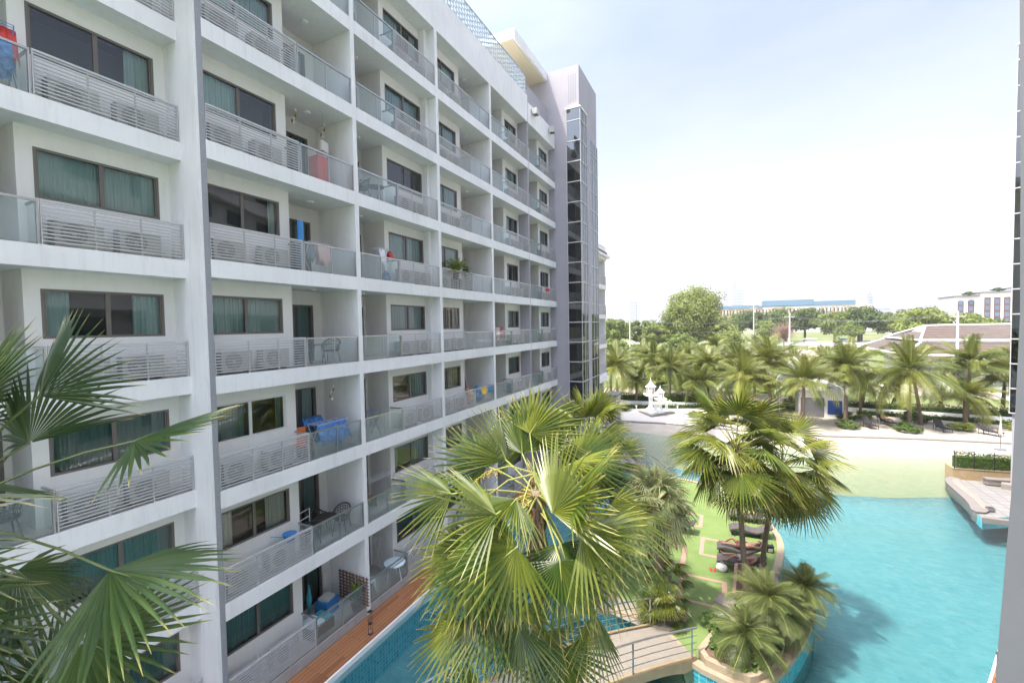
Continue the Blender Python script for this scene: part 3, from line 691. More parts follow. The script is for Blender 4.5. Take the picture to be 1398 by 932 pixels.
# ================================================================ VEGETATION
P1F= [(-3.48, 7.34, 8.08, -0.07, 0.12, 0.99), (-2.08, 6.01, 7.82, 0.51, 0.02, 0.86), (-3.11, 5.61, 7.67, -0.57, -0.53, 0.63), (-4.21, 6.05, 7.65, -0.7, -0.61, 0.37), (-3.97, 6.13, 6.76, -0.63, -0.6, -0.49), (-2.27, 6.06, 6.93, 0.17, -0.23, -0.96), (-1.97, 7.12, 6.67, 0.71, 0.05, -0.7), (-3.63, 6.26, 5.69, -0.58, -0.58, -0.57), (-2.79, 6.66, 5.29, 0.11, -0.26, -0.96), (-2.06, 7.03, 5.55, 0.57, -0.02, -0.82), (-2.8, 5.68, 7.21, -0.62, -0.6, -0.5), (-1.7, 6.87, 7.57, 0.84, 0.12, -0.53), (-2.48, 7.69, 7.97, 0.68, 0.47, 0.55), (-4.11, 6.01, 5.42, -0.55, -0.57, -0.61), (-3.71, 6.16, 4.33, -0.49, -0.54, -0.68), (-3.3, 7.31, 8.48, 0.43, 0.36, 0.83), (-3.28, 6.45, 5.93, -0.37, -0.49, -0.79), (-3.74, 7.17, 7.97, -0.36, -0.03, 0.93), (-2.35, 6.92, 6.43, 0.32, -0.15, -0.94), (-2.29, 5.83, 7.76, 0.37, -0.05, 0.93)]
P0F= [(-7.44, 2.11, 9.75, 0.24, 0.27, 0.93), (-6.59, 2.67, 9.15, 0.78, 0.51, 0.37), (-6.37, 0.76, 8.71, 0.28, -0.17, -0.95), (-5.95, 2.14, 7.95, 0.97, 0.21, -0.1), (-6.19, 1.99, 7.2, 0.96, 0.2, -0.19), (-7.0, 1.08, 7.69, 0.37, -0.13, -0.92), (-7.17, 0.62, 8.53, -0.08, -0.35, -0.93), (-6.8, 1.66, 6.59, 0.67, 0.03, -0.74), (-7.1, 1.54, 7.09, -0.24, -0.43, -0.87), (-7.07, 0.79, 8.03, 0.76, 0.08, -0.64), (-7.8, 2.1, 9.14, -0.3, -0.0, 0.95), (-8.14, 1.49, 9.33, -0.84, -0.29, 0.46), (-8.13, 1.08, 8.52, -0.72, -0.64, -0.25), (-7.98, 1.12, 7.69, -0.51, -0.55, -0.66), (-6.54, 1.8, 6.79, -0.62, -0.6, -0.5), (-7.84, 1.65, 9.65, 0.27, 0.28, 0.92)]
def fan_blade(mb,H,D,N,Rr,q,nseg=42,span=None,droop=.5,tip=None):
    span=span or q.uniform(82,104)
    y=Vector(D).normalized(); N=Vector(N); z=(N-y*N.dot(y)).normalized(); x=y.cross(z)
    H=Vector(H); st=[.03,.25,.45,.72,1.0]; mb.var=mb.var if mb.var is not None else []
    dth=R(2*span)/nseg
    fold=q.uniform(.12,.42)
    for i in range(nseg):
        th=-R(span)+dth*(i+.5)
        L=Rr*(.80+.20*math.cos(th*.7))*q.uniform(.93,1.05)*(1-.12*(abs(th)>R(95)))
        dr=droop*q.uniform(.3,1.3); dj=q.uniform(-.03,.03); split=.45; vr=q.uniform(-.35,.45)
        base=len(mb.v)
        for j,s in enumerate(st):
            r=L*s; a=th+dj*max(0,s-split)*3
            hw=math.tan(dth/2)*r*1.02 if s<=split else math.tan(dth/2)*L*split*1.0*(1-((s-split)/(1-split))**1.35*.96)
            dirv=(x*math.sin(a)+y*math.cos(a)); tan=(x*math.cos(a)-y*math.sin(a))
            c=H+dirv*r + z*(-(abs(math.sin(th))**1.5)*r*fold*1.0) 
            sag=dr*L*max(0,s-.3)**2.2
            c=c-Vector((0,0,1))*sag - z*.04*r
            up_=z*hw*.95
            for sgn in(-1,0,1):
                mb.v.append(tuple(c+tan*hw*sgn+(up_ if sgn==0 else -up_*.0)*(1 if (i%1)==0 else -1)))
                mb.tip.append(min(1,s*q.uniform(.86,1.02)) if s>.9 else s*.8); mb.var.append(vr)
        for j in range(len(st)-1):
            a=base+j*3; mb.face([a,a+1,a+4,a+3]); mb.face([a+1,a+2,a+5,a+4])
def fan_frond(C,H,D,Rr,q,droop=.45,nrm=None,nseg=42,matn='fan',thin=.014):
    mb=MB(); mb.tip=[]
    C=Vector(C); H=Vector(H); D=Vector(D)
    N=Vector(nrm) if nrm else Vector((0,0,1))+Vector((q.uniform(-.3,.3),q.uniform(-.3,.3),0))
    fan_blade(mb,H,D,N,Rr,q,nseg=nseg,droop=droop)
    mid=(C+H)/2+Vector((0,0,.12*(H-C).length))
    pts=[C.lerp(mid,t).lerp(mid.lerp(H,t),t) for t in(0,.25,.5,.75,1)]+[H+D.normalized()*Rr*.25]
    nv=len(mb.v); mb.tube(pts,[thin*1.6,thin*1.2,thin,thin,thin,.004],5,1); mb.tip+=[.2]*(len(mb.v)-nv)
    return mb.mesh('frond',[matn,'stalkdark' if matn=='fandark' else 'stalk'])
def palm_trunk(root,base,top,r0,r1,matn='trunk',q=None,n=14,lean=0):
    mb=MB(); pts=[];rs=[]
    b=Vector(base); t=Vector(top)
    for i in range(n*3+1):
        f=i/(n*3); p=b.lerp(t,f)+Vector((math.sin(f*PI)*lean,math.sin(f*PI)*lean*.4,0)); pts.append(p); rs.append((r0+(r1-r0)*f)*(1.0+.045*(i%3==0))*(1+.35*math.exp(-f*14)))
    mb.tube(pts,rs,10); mb.smooth=True
    return mb.build('trunk',matn,root)
def rndcrown(root,C,n,Rr,pet,q,matn='fan',elmin=-55,elmax=75,droop=.45,nseg=34,vary=None):
    C=Vector(C); ms=vary or []
    for i in range(n):
        az=i*2.39996+q.uniform(-.25,.25); f=(i+.5)/n
        el=R(elmax+(elmin-elmax)*f**.9+q.uniform(-8,8)); L=pet*q.uniform(.8,1.15)
        d0=Vector((math.cos(az)*math.cos(el),math.sin(az)*math.cos(el),math.sin(el)))
        H=d0*L*Vector((1,1,1)).x
        D=(d0+Vector((0,0,-.35-.25*f))).normalized()
        N=Vector((0,0,1))*max(.2,math.cos(el))+Vector((math.cos(az),math.sin(az),0))*max(0,-math.sin(el)+.1)-Vector((math.cos(az),math.sin(az),0))*max(0,math.sin(el))+Vector((-math.sin(az),math.cos(az),0))*q.uniform(-.7,.7)
        me=fan_frond((0,0,-.25*f),H,D,Rr*q.uniform(.85,1.05),q,droop=droop*q.uniform(.6,1.4),nrm=N,nseg=nseg,matn=matn)
        ob('frond',me,root,C)
def skirt(root,C,q,n=26,L=.7,r=.12):
    mb=MB()
    for i in range(n):
        a=q.uniform(0,2*PI); z0=q.uniform(-1.5,.1); d=Vector((math.cos(a),math.sin(a),0))
        p=Vector(C)+Vector((0,0,z0)); k=q.uniform(.05,.3)*L
        mb.tube([p+d*r*.7,p+d*(r+k*.5)+Vector((0,0,L*.3)),p+d*(r+k)+Vector((0,0,L*q.uniform(.2,.6)))],[.03,.022,.004],4)
        mb.tube([p+d*r,p+d*(r+.06)+Vector((0,0,-.25)),p+d*(r+.03)+Vector((0,0,-.5))],[.03,.02,.004],4)
    return mb.build('fibre_sheath','fiber',root)
def flowers(root,C,dirs,q):
    for d in dirs:
        mb=MB(); mb2=MB(); C_=Vector(C); d=Vector(d)
        pts=[C_,C_+d*.5+Vector((0,0,.12)),C_+d*.95,C_+d*1.25-Vector((0,0,.25))]
        mb.tube(pts,[.018,.015,.01,.006],5)
        for i in range(45):
            f=q.uniform(.35,1); p=pts[1].lerp(pts[2],f*1.4) if f<.7 else pts[2].lerp(pts[3],(f-.7)/.3)
            e=Vector((q.uniform(-1,1),q.uniform(-1,1),q.uniform(-1.3,.4)))*.10
            mb.tube([p,p+e*.6,p+e],[.004,.007,.006],4,1)
        mb.build('flower_stalk',['stalk','flower'],root)
CAMD=-fw
def hero(name,label,C,base,tab,Rr,extra,q,matn,group=None,grp_n=0):
    t=thing(name,label,'palm tree',base)
    L=Vector(base)
    palm_trunk(t,(0,0,0),Vector(C)-L,.17,.11)
    skirt(t,Vector(C)-L,q)
    for (hx,hy,hz,dx,dy,dz) in tab:
        D=Vector((dx,dy,dz)).normalized(); H=Vector((hx,hy,hz))
        N=Vector((0,0,.8))+CAMD*.35+Vector((q.uniform(-.45,.45),q.uniform(-.45,.45),0))
        me=fan_frond(Vector(C)-L+Vector((0,0,-.1)),H-L,D,Rr*q.uniform(.92,1.08),q,droop=q.uniform(.04,.26),nrm=N,nseg=27,matn=matn)
        ob('frond',me,t)
    return t
q1=random.Random(21)
P1C=(-3.0,6.9,7.6)
p1=hero('fan_palm','large sunlit fan palm with orange flower stalks, nearest to the middle of the view',P1C,(-3.1,7.0,0.0),P1F+[(-3.05,6.2,5.6,-.1,-.4,-.92),(-2.45,6.6,5.1,.35,-.2,-.9),(-3.9,6.3,6.2,-.7,-.5,-.4),(-3.4,5.9,6.9,-.5,-.7,-.35),(-2.0,6.3,7.3,.8,-.2,.25),(-4.0,6.9,7.9,-.8,-.2,.5)],1.14,0,q1,'fan')
flowers(p1,(0.1,-.1,7.9),[(-.75,-.7,-.35),(.1,-.8,-.2),(-.9,-.3,.0)],q1)
rndcrown(p1,(0.1,-.1,7.5),6,1.0,1.0,q1,elmin=-40,elmax=60,nseg=27,droop=.2)
q0=random.Random(5)
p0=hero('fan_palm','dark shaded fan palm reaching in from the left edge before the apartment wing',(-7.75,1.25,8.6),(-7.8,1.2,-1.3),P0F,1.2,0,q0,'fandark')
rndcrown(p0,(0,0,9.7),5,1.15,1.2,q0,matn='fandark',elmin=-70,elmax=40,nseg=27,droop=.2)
# planter island under each of the two near palms
def planter(c,r,lab,h=.45):
    t=thing('round_planter',lab,'planter',(c[0],c[1],0))
    MB().lathe([(r,-1.45),(r,.0),(r+.06,.02),(r+.06,h-.1),(r-.12,h-.1)],n=28).build('planter_rim','coping',t)
    MB().lathe([(r-.1,h-.25),(r-.13,h-.14)],n=28).build('soil','soil',t)
planter((-3.1,7.0),1.1,'round stone planter in the water at the foot of the large near palm')
planter((-7.8,1.2),1.1,'round stone planter in the water at the foot of the shaded left palm')
def fanpalm(label,base,top,Rr,pet,n,seed,matn='fan',r=.11,group=None,elmin=-78,fl=0,name='fan_palm',nseg=26,droop=.26,lean=0,elmax=85):
    q=random.Random(seed); t=thing(name,label,'palm tree',base); 
    if group:t['group']=group
    L=Vector(base); T=Vector(top)-L
    palm_trunk(t,(0,0,0),T,r*1.25,r,lean=lean); skirt(t,T,q,n=18,L=.5,r=r)
    rndcrown(t,T,n,Rr,pet,q,matn=matn,elmin=elmin,nseg=nseg,droop=droop,elmax=elmax)
    if fl: flowers(t,T,[(q.uniform(-.8,.8),q.uniform(-.9,-.2),q.uniform(-.4,.1)) for _ in range(fl)],q)
    return t
fanpalm('sunlit fan palm on the island, the front one of two with slim bare trunks',(.66,17.75,0),(.30,17.6,5.9),1.32,1.35,42,3,matn='fanlight',fl=2,r=.085)
fanpalm('fan palm leaning just behind the front island palm, its crown hanging over the pool',(1.25,20,0),(1.9,19.3,5.0),1.28,1.25,38,9,matn='fanlight',r=.08,lean=-.12)
fanpalm('fan palm with upright bright fronds behind the large near palm, by the bridge',(-4.75,16.3,0),(-4.75,16.0,6.3),1.15,.95,40,15,fl=1)
fanpalm('slim fan palm beside the bridge, half hidden behind the large near palm',(-4.3,16.9,0),(-4.05,17.2,4.7),.95,.8,22,19,r=.07)
fanpalm('bushy pale fan palm with drooping fronds on the lawn near the bridge',(-2.1,15.9,0),(-2.35,16.0,4.0),.95,.8,60,33,matn='fanpale',r=.14,elmin=-82,droop=.8)
# low rhapis-like clump round the pale palm
t=thing('palm_shrub','low dark green palm shrub around the foot of the bushy pale palm','shrub',(-2.05,15.85,0)); q=random.Random(4)
for i in range(60):
    a=q.uniform(0,2*PI); r_=q.uniform(.1,.95); z=q.uniform(.2,2.3)*(1-r_*.35); d=Vector((math.cos(a),math.sin(a),q.uniform(-.1,.5)))
    C=Vector((math.cos(a)*r_*.4,math.sin(a)*r_*.4,z)); me=fan_frond(C-Vector((0,0,.15)),C+d*.35,d+Vector((0,0,-.3)),.5,q,nseg=16,matn='fan',thin=.008,droop=.6); ob('frond',me,t)
mb=MB()
for i in range(9):
    a=i*.7; mb.tube([(math.cos(a)*.2,math.sin(a)*.2,0),(math.cos(a)*.28,math.sin(a)*.28,1.6)],.02,5)
mb.build('stem','trunk',t)
t=thing('tree_ring','pale stone ring at the foot of the bushy pale palm on the lawn','planter',(-2.05,15.85,0))
MB().lathe([(.8,0),(.8,.14),(.66,.14),(.66,.03)],n=26).build('stone_rim','path',t)

# pinnate fronds
def pinnate(L,nl,ll,q,sag=.9,matn='coco',w=.045,vee=.5,hang=.5,rise=.25):
    mb=MB(); mb.tip=[]
    def rp(s): return Vector((0,L*(s-.12*s*s*sag),L*(rise*s-sag*.55*s*s)))
    n=12; pts=[rp(i/n) for i in range(n+1)]; mb.tube(pts,[.035*L/4*(1-.85*i/n)+.004 for i in range(n+1)],5,1); mb.tip+=[.2]*len(mb.v)
    for i in range(nl):
        s=.14+.86*i/nl; p=rp(s); t=(rp(min(1,s+.02))-rp(s-.02)).normalized(); side=Vector((1,0,0)); n_=side.cross(t)
        le=ll*math.sin(PI*(.12+.80*s))**.6*q.uniform(.85,1.1)
        for sg in(-1,1):
            d=(side*sg*.9+t*.55+n_*vee*q.uniform(.4,1.1)).normalized(); b=len(mb.v)
            for j,(f,ww) in enumerate(((0,.5),(.35,1),(.75,.7),(1,.08))):
                c=p+d*le*f-Vector((0,0,1))*hang*le*f**1.8
                e=t*w*ww*(1+.3*(f<.5)); mb.v+=[tuple(c-e),tuple(c+e)]; mb.tip+=[f*q.uniform(.8,1)]*2
            for j in range(3): mb.face([b+2*j,b+2*j+1,b+2*j+3,b+2*j+2])
    return mb.mesh('frond',[matn,'stalk'])
qc=random.Random(77)
COCO=[pinnate(4.0,54,1.0,qc,sag=s*1.1,w=.024,hang=h*1.25,rise=r_) for s,h,r_ in((.45,.5,.35),(.8,.7,.35),(1.1,.75,.3),(1.45,.9,.2),(.25,.4,.4))]
DATE=[pinnate(1.35,42,.34,qc,sag=s,matn='date',w=.0065,hang=.4,vee=.3,rise=r_) for s,r_ in((.5,.4),(.9,.4),(1.3,.3))]
def feather(root,top,n,meshes,q,scale,elmin=-35,elmax=80):
    for i in range(n):
        f=(i+.5)/n; el=R(elmax+(elmin-elmax)*f**1.05+q.uniform(-6,6)); az=i*2.39996+q.uniform(-.3,.3)
        o=ob('frond',meshes[q.randrange(len(meshes))],root,top)
        o.rotation_mode='XYZ'; M=Matrix.Rotation(az,4,'Z')@Matrix.Rotation(el*.9,4,'X')@Matrix.Rotation(q.uniform(-.4,.4),4,'Y'); o.rotation_euler=M.to_euler(); s=scale*q.uniform(.85,1.08)*(1-.25*max(0,math.sin(el))); o.scale=(s,s,s)
CP=[(-12.47,54.6,5.16,'tall coconut palm beside the gatehouse at the left end of the terrace',1),
(-10.49,57,3.1,'short coconut palm just left of the white spirit houses',.8),
(-9.6,66,5.1,'coconut palm beyond the wall straight behind the white spirit houses',1),
(-6.7,60,4.8,'coconut palm behind the hedge a little right of the spirit houses',.9),
(-3.1,58,3.1,'low coconut palm by the white wall halfway along the left terrace',.9),
(-6.95,78,3.8,'coconut palm far back below the big round tree',.95),
(-.74,70,4.1,'coconut palm behind the island palms, left of the large bushy one',.95),
(-1.8,88,5.8,'distant coconut palm near the sandy field track',1),
(4.3,57,6.05,'large bushy coconut palm directly behind the island fan palms',1.1),
(1.6,54,4.4,'pale green coconut palm low behind the island fan palms',.95),
(5.2,84,5.7,'coconut palm standing out against the open field',1),
(6.8,51,4.55,'coconut palm in front of the blue and white pavilion',.9),
(10.77,54.1,5.6,'coconut palm at the left end of the sand terrace, shrub ring at its foot',1.05),
(12,70,4.4,'coconut palm across the road behind the left sand terrace palm',.95),
(15.6,53.8,5.4,'coconut palm with double trunk in the centre of the sand terrace',1.15),
(17.9,66,2.3,'low coconut palm behind the hedge in front of the concrete yard',.6),
(22.1,60,5.9,'tall dark-hearted coconut palm in front of the brown-roofed house',1.05),
(20.5,56.4,3.1,'short coconut palm with a yellow shrub ring at its foot',.8),
(25.9,63,4.3,'coconut palm by the glass tower at the right end of the hedge',1.0),
(15,66,3.1,'small coconut palm behind the hedge left of the concrete yard',.8),
(22,66,2.6,'small coconut palm behind the hedge right of the concrete yard',.6),
(-14.6,60,4.0,'coconut palm partly hidden by the corner of the rear building',.9),
(9.0,62,3.6,'coconut palm behind the blue and white pavilion',.9),
(-4.5,66,3.9,'coconut palm between the spirit houses and the big round tree',.9),
(1.6,62,5.0,'coconut palm just left of the large bushy one, behind the hedge',1.0),(-2.2,63,4.9,'coconut palm with high crown behind the low one on the left terrace',1.0),(3.4,68,5.2,'coconut palm seen over the island palms against the field',.95),
(-5.6,72,5.0,'far coconut palm in front of the left scrub bushes',.95),(7.6,66,4.6,'coconut palm behind the peaked white marquee',.9),(-12,72,5.2,'far coconut palm over the gatehouse roof',.95),(13.4,60.5,3.0,'young coconut palm by the hedge behind the first dark lounger',.75)]
for i,(x,y,h,lab,s) in enumerate(CP):
    q=random.Random(100+i); t=thing('coconut_palm',lab,'palm tree',(x,y,0),0,'coconut palms around the terrace')
    lx,ly=q.uniform(-.5,.5),q.uniform(-.4,.4)
    if i==14: palm_trunk(t,(1.4,1.6,0),(.25,.1,h-.2),.17,.11,'cocotrunk',lean=.1)
    palm_trunk(t,(-lx*.6,-ly*.6,0),(0,0,h),.2,.12,'cocotrunk',lean=lx*.2)
    feather(t,(0,0,h),34,COCO,q,1.0*s)
    mb=MB()
    for k in range(7): a=k*.9; mb.lathe([(.01,-.13),(.09,-.07),(.12,0),(.09,.08),(.01,.13)],(math.cos(a)*.25,math.sin(a)*.25,h-.35-.08*(k%2)),8)
    mb.build('coconut','stalk',t)
for i,(x,y,h,lab,s) in enumerate([(.45,14.7,1.0,'feathery dwarf date palm at the near corner of the stone planter',1.0),(1.6,16.2,1.05,'feathery dwarf date palm in the planter, right of the nearest one',1.0),(2.35,17.6,1.25,'dwarf date palm at the pool edge with darker drooping fronds',.95),(1.1,15.6,1.7,'taller pale dwarf date palm in the middle of the planter',1.05),(2.5,18.5,.9,'small dwarf date palm at the far tip of the planter ledge',.8),(-5.1,17.9,1.3,'feathery palm on the left bank of the island behind the bridge',1.1)]):
    q=random.Random(300+i); t=thing('dwarf_date_palm',lab,'palm tree',(x,y,0),0,'dwarf date palms on the island')
    palm_trunk(t,(0,0,0),(.05,-.05,h),.07,.06,'cocotrunk',n=5); feather(t,(.05,-.05,h),54,DATE,q,.95*s,elmin=-50,elmax=88)

# broadleaf crowns
def crown_mesh(nblob,nleaf,leaf,q,flat=.7,matn='broad',holes=.3,name='crown'):
    mb=MB(); 
    for b in range(nblob):
        while True:
            c=Vector((q.uniform(-1,1),q.uniform(-1,1),q.uniform(-.8,1)))
            if c.length<1 and (c.length>.35 or q.random()<.2): break
        br=q.uniform(.16,.34); c=Vector((c.x,c.y,c.z*flat))*.82
        for i in range(nleaf):
            d=Vector((q.gauss(0,1),q.gauss(0,1),q.gauss(0,1))).normalized()*br*q.uniform(.65,1.08); d.z*=.72
            p=c+d; n=(d.normalized()+Vector((q.uniform(-.8,.8),q.uniform(-.8,.8),q.uniform(-.2,1)))).normalized()
            a=n.orthogonal().normalized(); a=(Matrix.Rotation(q.uniform(0,6.28),3,n)@a); b_=n.cross(a); s=leaf*q.uniform(.6,1.3)
            mb.quad(p-a*s,p-b_*s*.55,p+a*s,p+b_*s*.55)
    return mb.mesh(name,[matn])
qb=random.Random(55)
CR=[crown_mesh(46,110,.055,qb,matn='broad'),crown_mesh(40,110,.06,qb,matn='broad',flat=.6),crown_mesh(44,110,.055,qb,matn='broadlight',flat=.75),crown_mesh(34,100,.06,qb,matn='broadlight',flat=.55)]
BIGC=crown_mesh(120,190,.028,qb,matn='broadlight',flat=.85)
SH=[crown_mesh(16,110,.085,qb,matn='hedge',flat=.6,name='foliage'),crown_mesh(16,110,.085,qb,matn='lime',flat=.5,name='foliage')]
def limbs(mb,H,rc,q,r):
    mb.tube([(0,0,0),(r*.3,0,H*.4),(0,r*.4,H*.72)],[r*1.2,r,r*.55],8)
    for i in range(6):
        a=i*1.05+q.uniform(-.3,.3); mb.tube([(0,0,H*q.uniform(.35,.6)),(math.cos(a)*rc*.35,math.sin(a)*rc*.35,H*.68),(math.cos(a)*rc*.65,math.sin(a)*rc*.65,H*q.uniform(.75,.9))],[r*.5,r*.3,r*.1],5)
TR={}
def tree(x,y,h,rc,k,label,group=None,name='broadleaf_tree'):
    q=random.Random(int(x*13+y*7)); t=thing(name,label,'tree',(x,y,0),0,group)
    if k not in TR:
        mb=MB(); limbs(mb,1,.5,q,.035); TR[k]=mb.mesh('trunk',['bark'])
    ob('trunk',TR[k],t,scale=(rc*1.4,rc*1.4,h))
    me=BIGC if k==9 else CR[k]
    o=ob('crown',me,t,(0,0,h-rc*.78),(0,0,q.uniform(0,6)),scale=(rc,rc,rc*q.uniform(.85,1.1)))
    return t
tree(-9.5,150,21.5,10.5,9,'big round full-crowned tree rising above all others left of the field')
nn=0
TL=[(-2.5,148,12,6.5,2),(-17,152,13,6.5,3),(-33,140,13,6.5,2),(-26,150,13.5,7,0),(-20,146,11,5.5,2),(-40,160,14,7,1),(-30,128,7,4,3),(-22,118,5.5,3.5,2),(-16,125,6,4,0),(-12,135,8,5,2),(0,140,9,5,3),(-46,135,12,6,0),(-14,170,12,7,0),
(2,240,17,9,1),(12,248,18,9,0),(22,240,16.5,8.5,1),(33,246,18,9,0),(43,238,16,9,2),(53,244,18.5,9.5,1),(64,240,16,9,0),(74,236,15,8.5,2),(84,244,17.5,9,3),(88,232,13,8,0),(97,240,19,10,2),(108,232,13,8,3),(118,236,15,8,0),(128,232,14,8,1),(-4,236,15,7.5,3),(-16,240,16,8,1),(16,228,11,6,2),(46,226,10,6,3),(68,224,10,6,1),(58,158,12.5,6.5,2),(49,160,14,7,2),(66,156,11,6,3),(74,160,11,6,0),(-7,262,17,8,0),(27,262,19,9,1),(58,262,18,9,1),(79,262,18,9,0),(102,262,20,9,1)]
kinds=['dark green broad tree','wide dark umbrella-crowned tree','mid green rounded tree','pale green spreading tree']
ORD='leftmost|second|third|fourth|fifth|sixth|seventh|eighth|ninth|tenth|eleventh|twelfth|thirteenth|fourteenth|fifteenth|sixteenth|seventeenth|eighteenth|nineteenth|twentieth|twenty-first|twenty-second|twenty-third|twenty-fourth|twenty-fifth|twenty-sixth|twenty-seventh|twenty-eighth|twenty-ninth|thirtieth'.split('|')
def side_(x,y): return 'left clump behind the coconut palms' if x<1 and y<200 else ('trees behind the brown-roofed house' if x>45 and y<200 else 'far tree line beyond the field')
cnt={}
for (x,y,h,rc,k) in sorted(TL,key=lambda t:t[0]/t[1]):
    sd=side_(x,y); i=cnt.get(sd,0); cnt[sd]=i+1
    tree(x,y,h*(1.03 if y>200 else 1),rc,k,f"{kinds[k]}, {ORD[i]}{' from the left' if i else ''} in the {sd}",group=sd)
# leafless reddish tree
t=thing('bare_tree','reddish leafless tree standing before the far tree line','tree',(20.5,205,0)); q=random.Random(8); mb=MB()
mb.tube([(0,0,0),(0,.2,5)],[.35,.2],6)
for i in range(420):
    a=q.uniform(0,6.28); e=q.uniform(.1,1.4); L=q.uniform(2.5,6); p=Vector((0,.2,q.uniform(3,6))); d=Vector((math.cos(a)*math.cos(e),math.sin(a)*math.cos(e),math.sin(e)))
    mb.tube([p,p+d*L*.5,p+d*L+Vector((q.uniform(-.8,.8),q.uniform(-.8,.8),q.uniform(-.3,.6)))],[.07,.05,.02],3,cap=False)
mb.build('branches','deadtree',t)
# hedges
def hedge(pts,w_,h,z0,label,matn='hedge',dens=75,name='hedge',leaf=.085,cat='hedge'):
    q=random.Random(int(pts[0][0]*10)+99); t=thing(name,label,cat,(pts[0][0],pts[0][1],z0)); ox,oy=pts[0]; mb=MB(); ms=MB()
    for a,b in zip(pts,pts[1:]):
        a=Vector((a[0]-ox,a[1]-oy,0)); b=Vector((b[0]-ox,b[1]-oy,0)); d=b-a; L=d.length; d.normalize(); n=Vector((-d.y,d.x,0))
        ms.prism([tuple((a-n*w_*.32).xy),tuple((b-n*w_*.32).xy),tuple((b+n*w_*.32).xy),tuple((a+n*w_*.32).xy)],0.0,h*.8)
        for i in range(int(L*dens*(w_+h))):
            s=q.uniform(0,L); f=q.random()
            if f<.5: off=-w_/2*q.uniform(.8,1.08); z=q.uniform(.02,h)
            else: off=q.uniform(-w_/2,w_/2); z=h*q.uniform(.86,1.07)+.05*math.sin(s*2.3)
            p=a+d*s+n*off+Vector((0,0,z)); nn_=Vector((q.uniform(-1,1),q.uniform(-1,1),q.uniform(-.2,1))).normalized(); u=nn_.orthogonal().normalized(); v=nn_.cross(u); k=leaf*q.uniform(.6,1.3)
            mb.quad(p-u*k,p-v*k*.6,p+u*k,p+v*k*.6)
    ms.build('inner_twigs',matn,t); mb.build('foliage',matn,t)
hedge([(-13.5,52.9),(-9,54.4),(-3,57)],.7,.42,.13,'low clipped hedge along the front of the white wall behind the spirit houses')
hedge([(-13,58.1),(-8,58.9),(-3.5,60.6)],1.1,1.25,0,'tall hedge behind the white wall at the spirit houses')
hedge([(6,60.9),(12,61.6),(17,62.0),(27,61.6)],1.1,1.15,0,'long tall hedge behind the white wall of the sand terrace')
hedge([(12.8,59.2),(16,59.3),(26,58.2)],.7,.4,.13,'low clipped hedge in front of the white wall of the sand terrace')
hedge([(-3,57.2),(3,58.4),(10,59.4)],.8,.5,.13,'low hedge behind the large bushy coconut palm')
def bush(x,y,s,k,lab,z=.12): 
    t=thing('bush',lab,'bush',(x,y,z)); ob('foliage',SH[k],t,(0,0,.33*s),scale=(s,s,s*.62)); MB().tube([(0,0,0),(.02,0,.3*s)],[.04,.02],5).build('stem','bark',t)
bush(10.4,51.4,1.15,0,'round clipped bush ring in front of the left sand terrace palm'); bush(14.9,51.7,1.25,0,'round clipped green bush at the foot of the double-trunk coconut palm')
bush(19.6,54.2,1.15,1,'yellow-green bush at the foot of the short coconut palm'); bush(17.0,57.2,1.5,0,'dark bush behind the double-trunk coconut palm'); bush(11.2,55.8,1.2,0,'dark bush left of the first dark lounger')
bush(-11.2,52.3,1.2,0,'round dark bush left of the white spirit houses'); bush(24,56,1.2,1,'yellow-green bush by the right glass tower'); bush(12.9,56.6,.9,1,'small light bush behind the first dark lounger'); bush(-3.3,51.8,.8,0,'small dark bush at the right rim of the paved terrace')
WB=['large dark scrub bush at the far left behind the rear building','large dark scrub bush second from the left in the scrub','large dark scrub bush directly below the big round tree','dark scrub bush just right of the big round tree foot','smaller dark scrub bush in front of the left scrub row','smallest dark scrub bush behind the spirit house hedge','pale scrub bush on the field edge right of the dirt track start','dark scrub bush in the middle of the open field','pale scrub bush far out on the right of the field','dark scrub bush between the big tree and the dirt track','pale low bush by the near end of the dirt track','pale low bush beside the road, the right one of two','dark low bush beside the road, the left one of two']
for i,(x,y,s) in enumerate([(-20,100,3),(-13,96,3.5),(-7,104,3),(2,110,3.2),(-16,84,2.5),(-11,76,2.2),(9,98,2.2),(16,106,2.0),(24,125,2.2),(-3,96,3.0),(18,88,1.6),(5,74,1.5),(0,78,1.8)]): bush(x,y,s,1 if i in(6,8,10,11) else 0,WB[i],-.1)
# tall grass tufts of the field as one mass
q=random.Random(9); mb=MB()
for i in range(9000):
    y=78+q.random()**1.3*170; x=q.uniform(-.25,.42)*y+q.uniform(-6,6)
    if math.sin(x*.11+2)+math.sin(y*.07+x*.03)<-.15: continue
    s=q.uniform(.25,.7); a=q.uniform(0,6.28); d=Vector((math.cos(a),math.sin(a),0))*s; p=Vector((x,y,-.03))
    mb.quad(p-d*.7,p+d*.7,p+d+Vector((0,0,s*.9)),p-d*.9+Vector((0,0,s)))
setting(mb.build('field_grass','lime'),'stuff','rough pale green grass growing over the open field','grass')
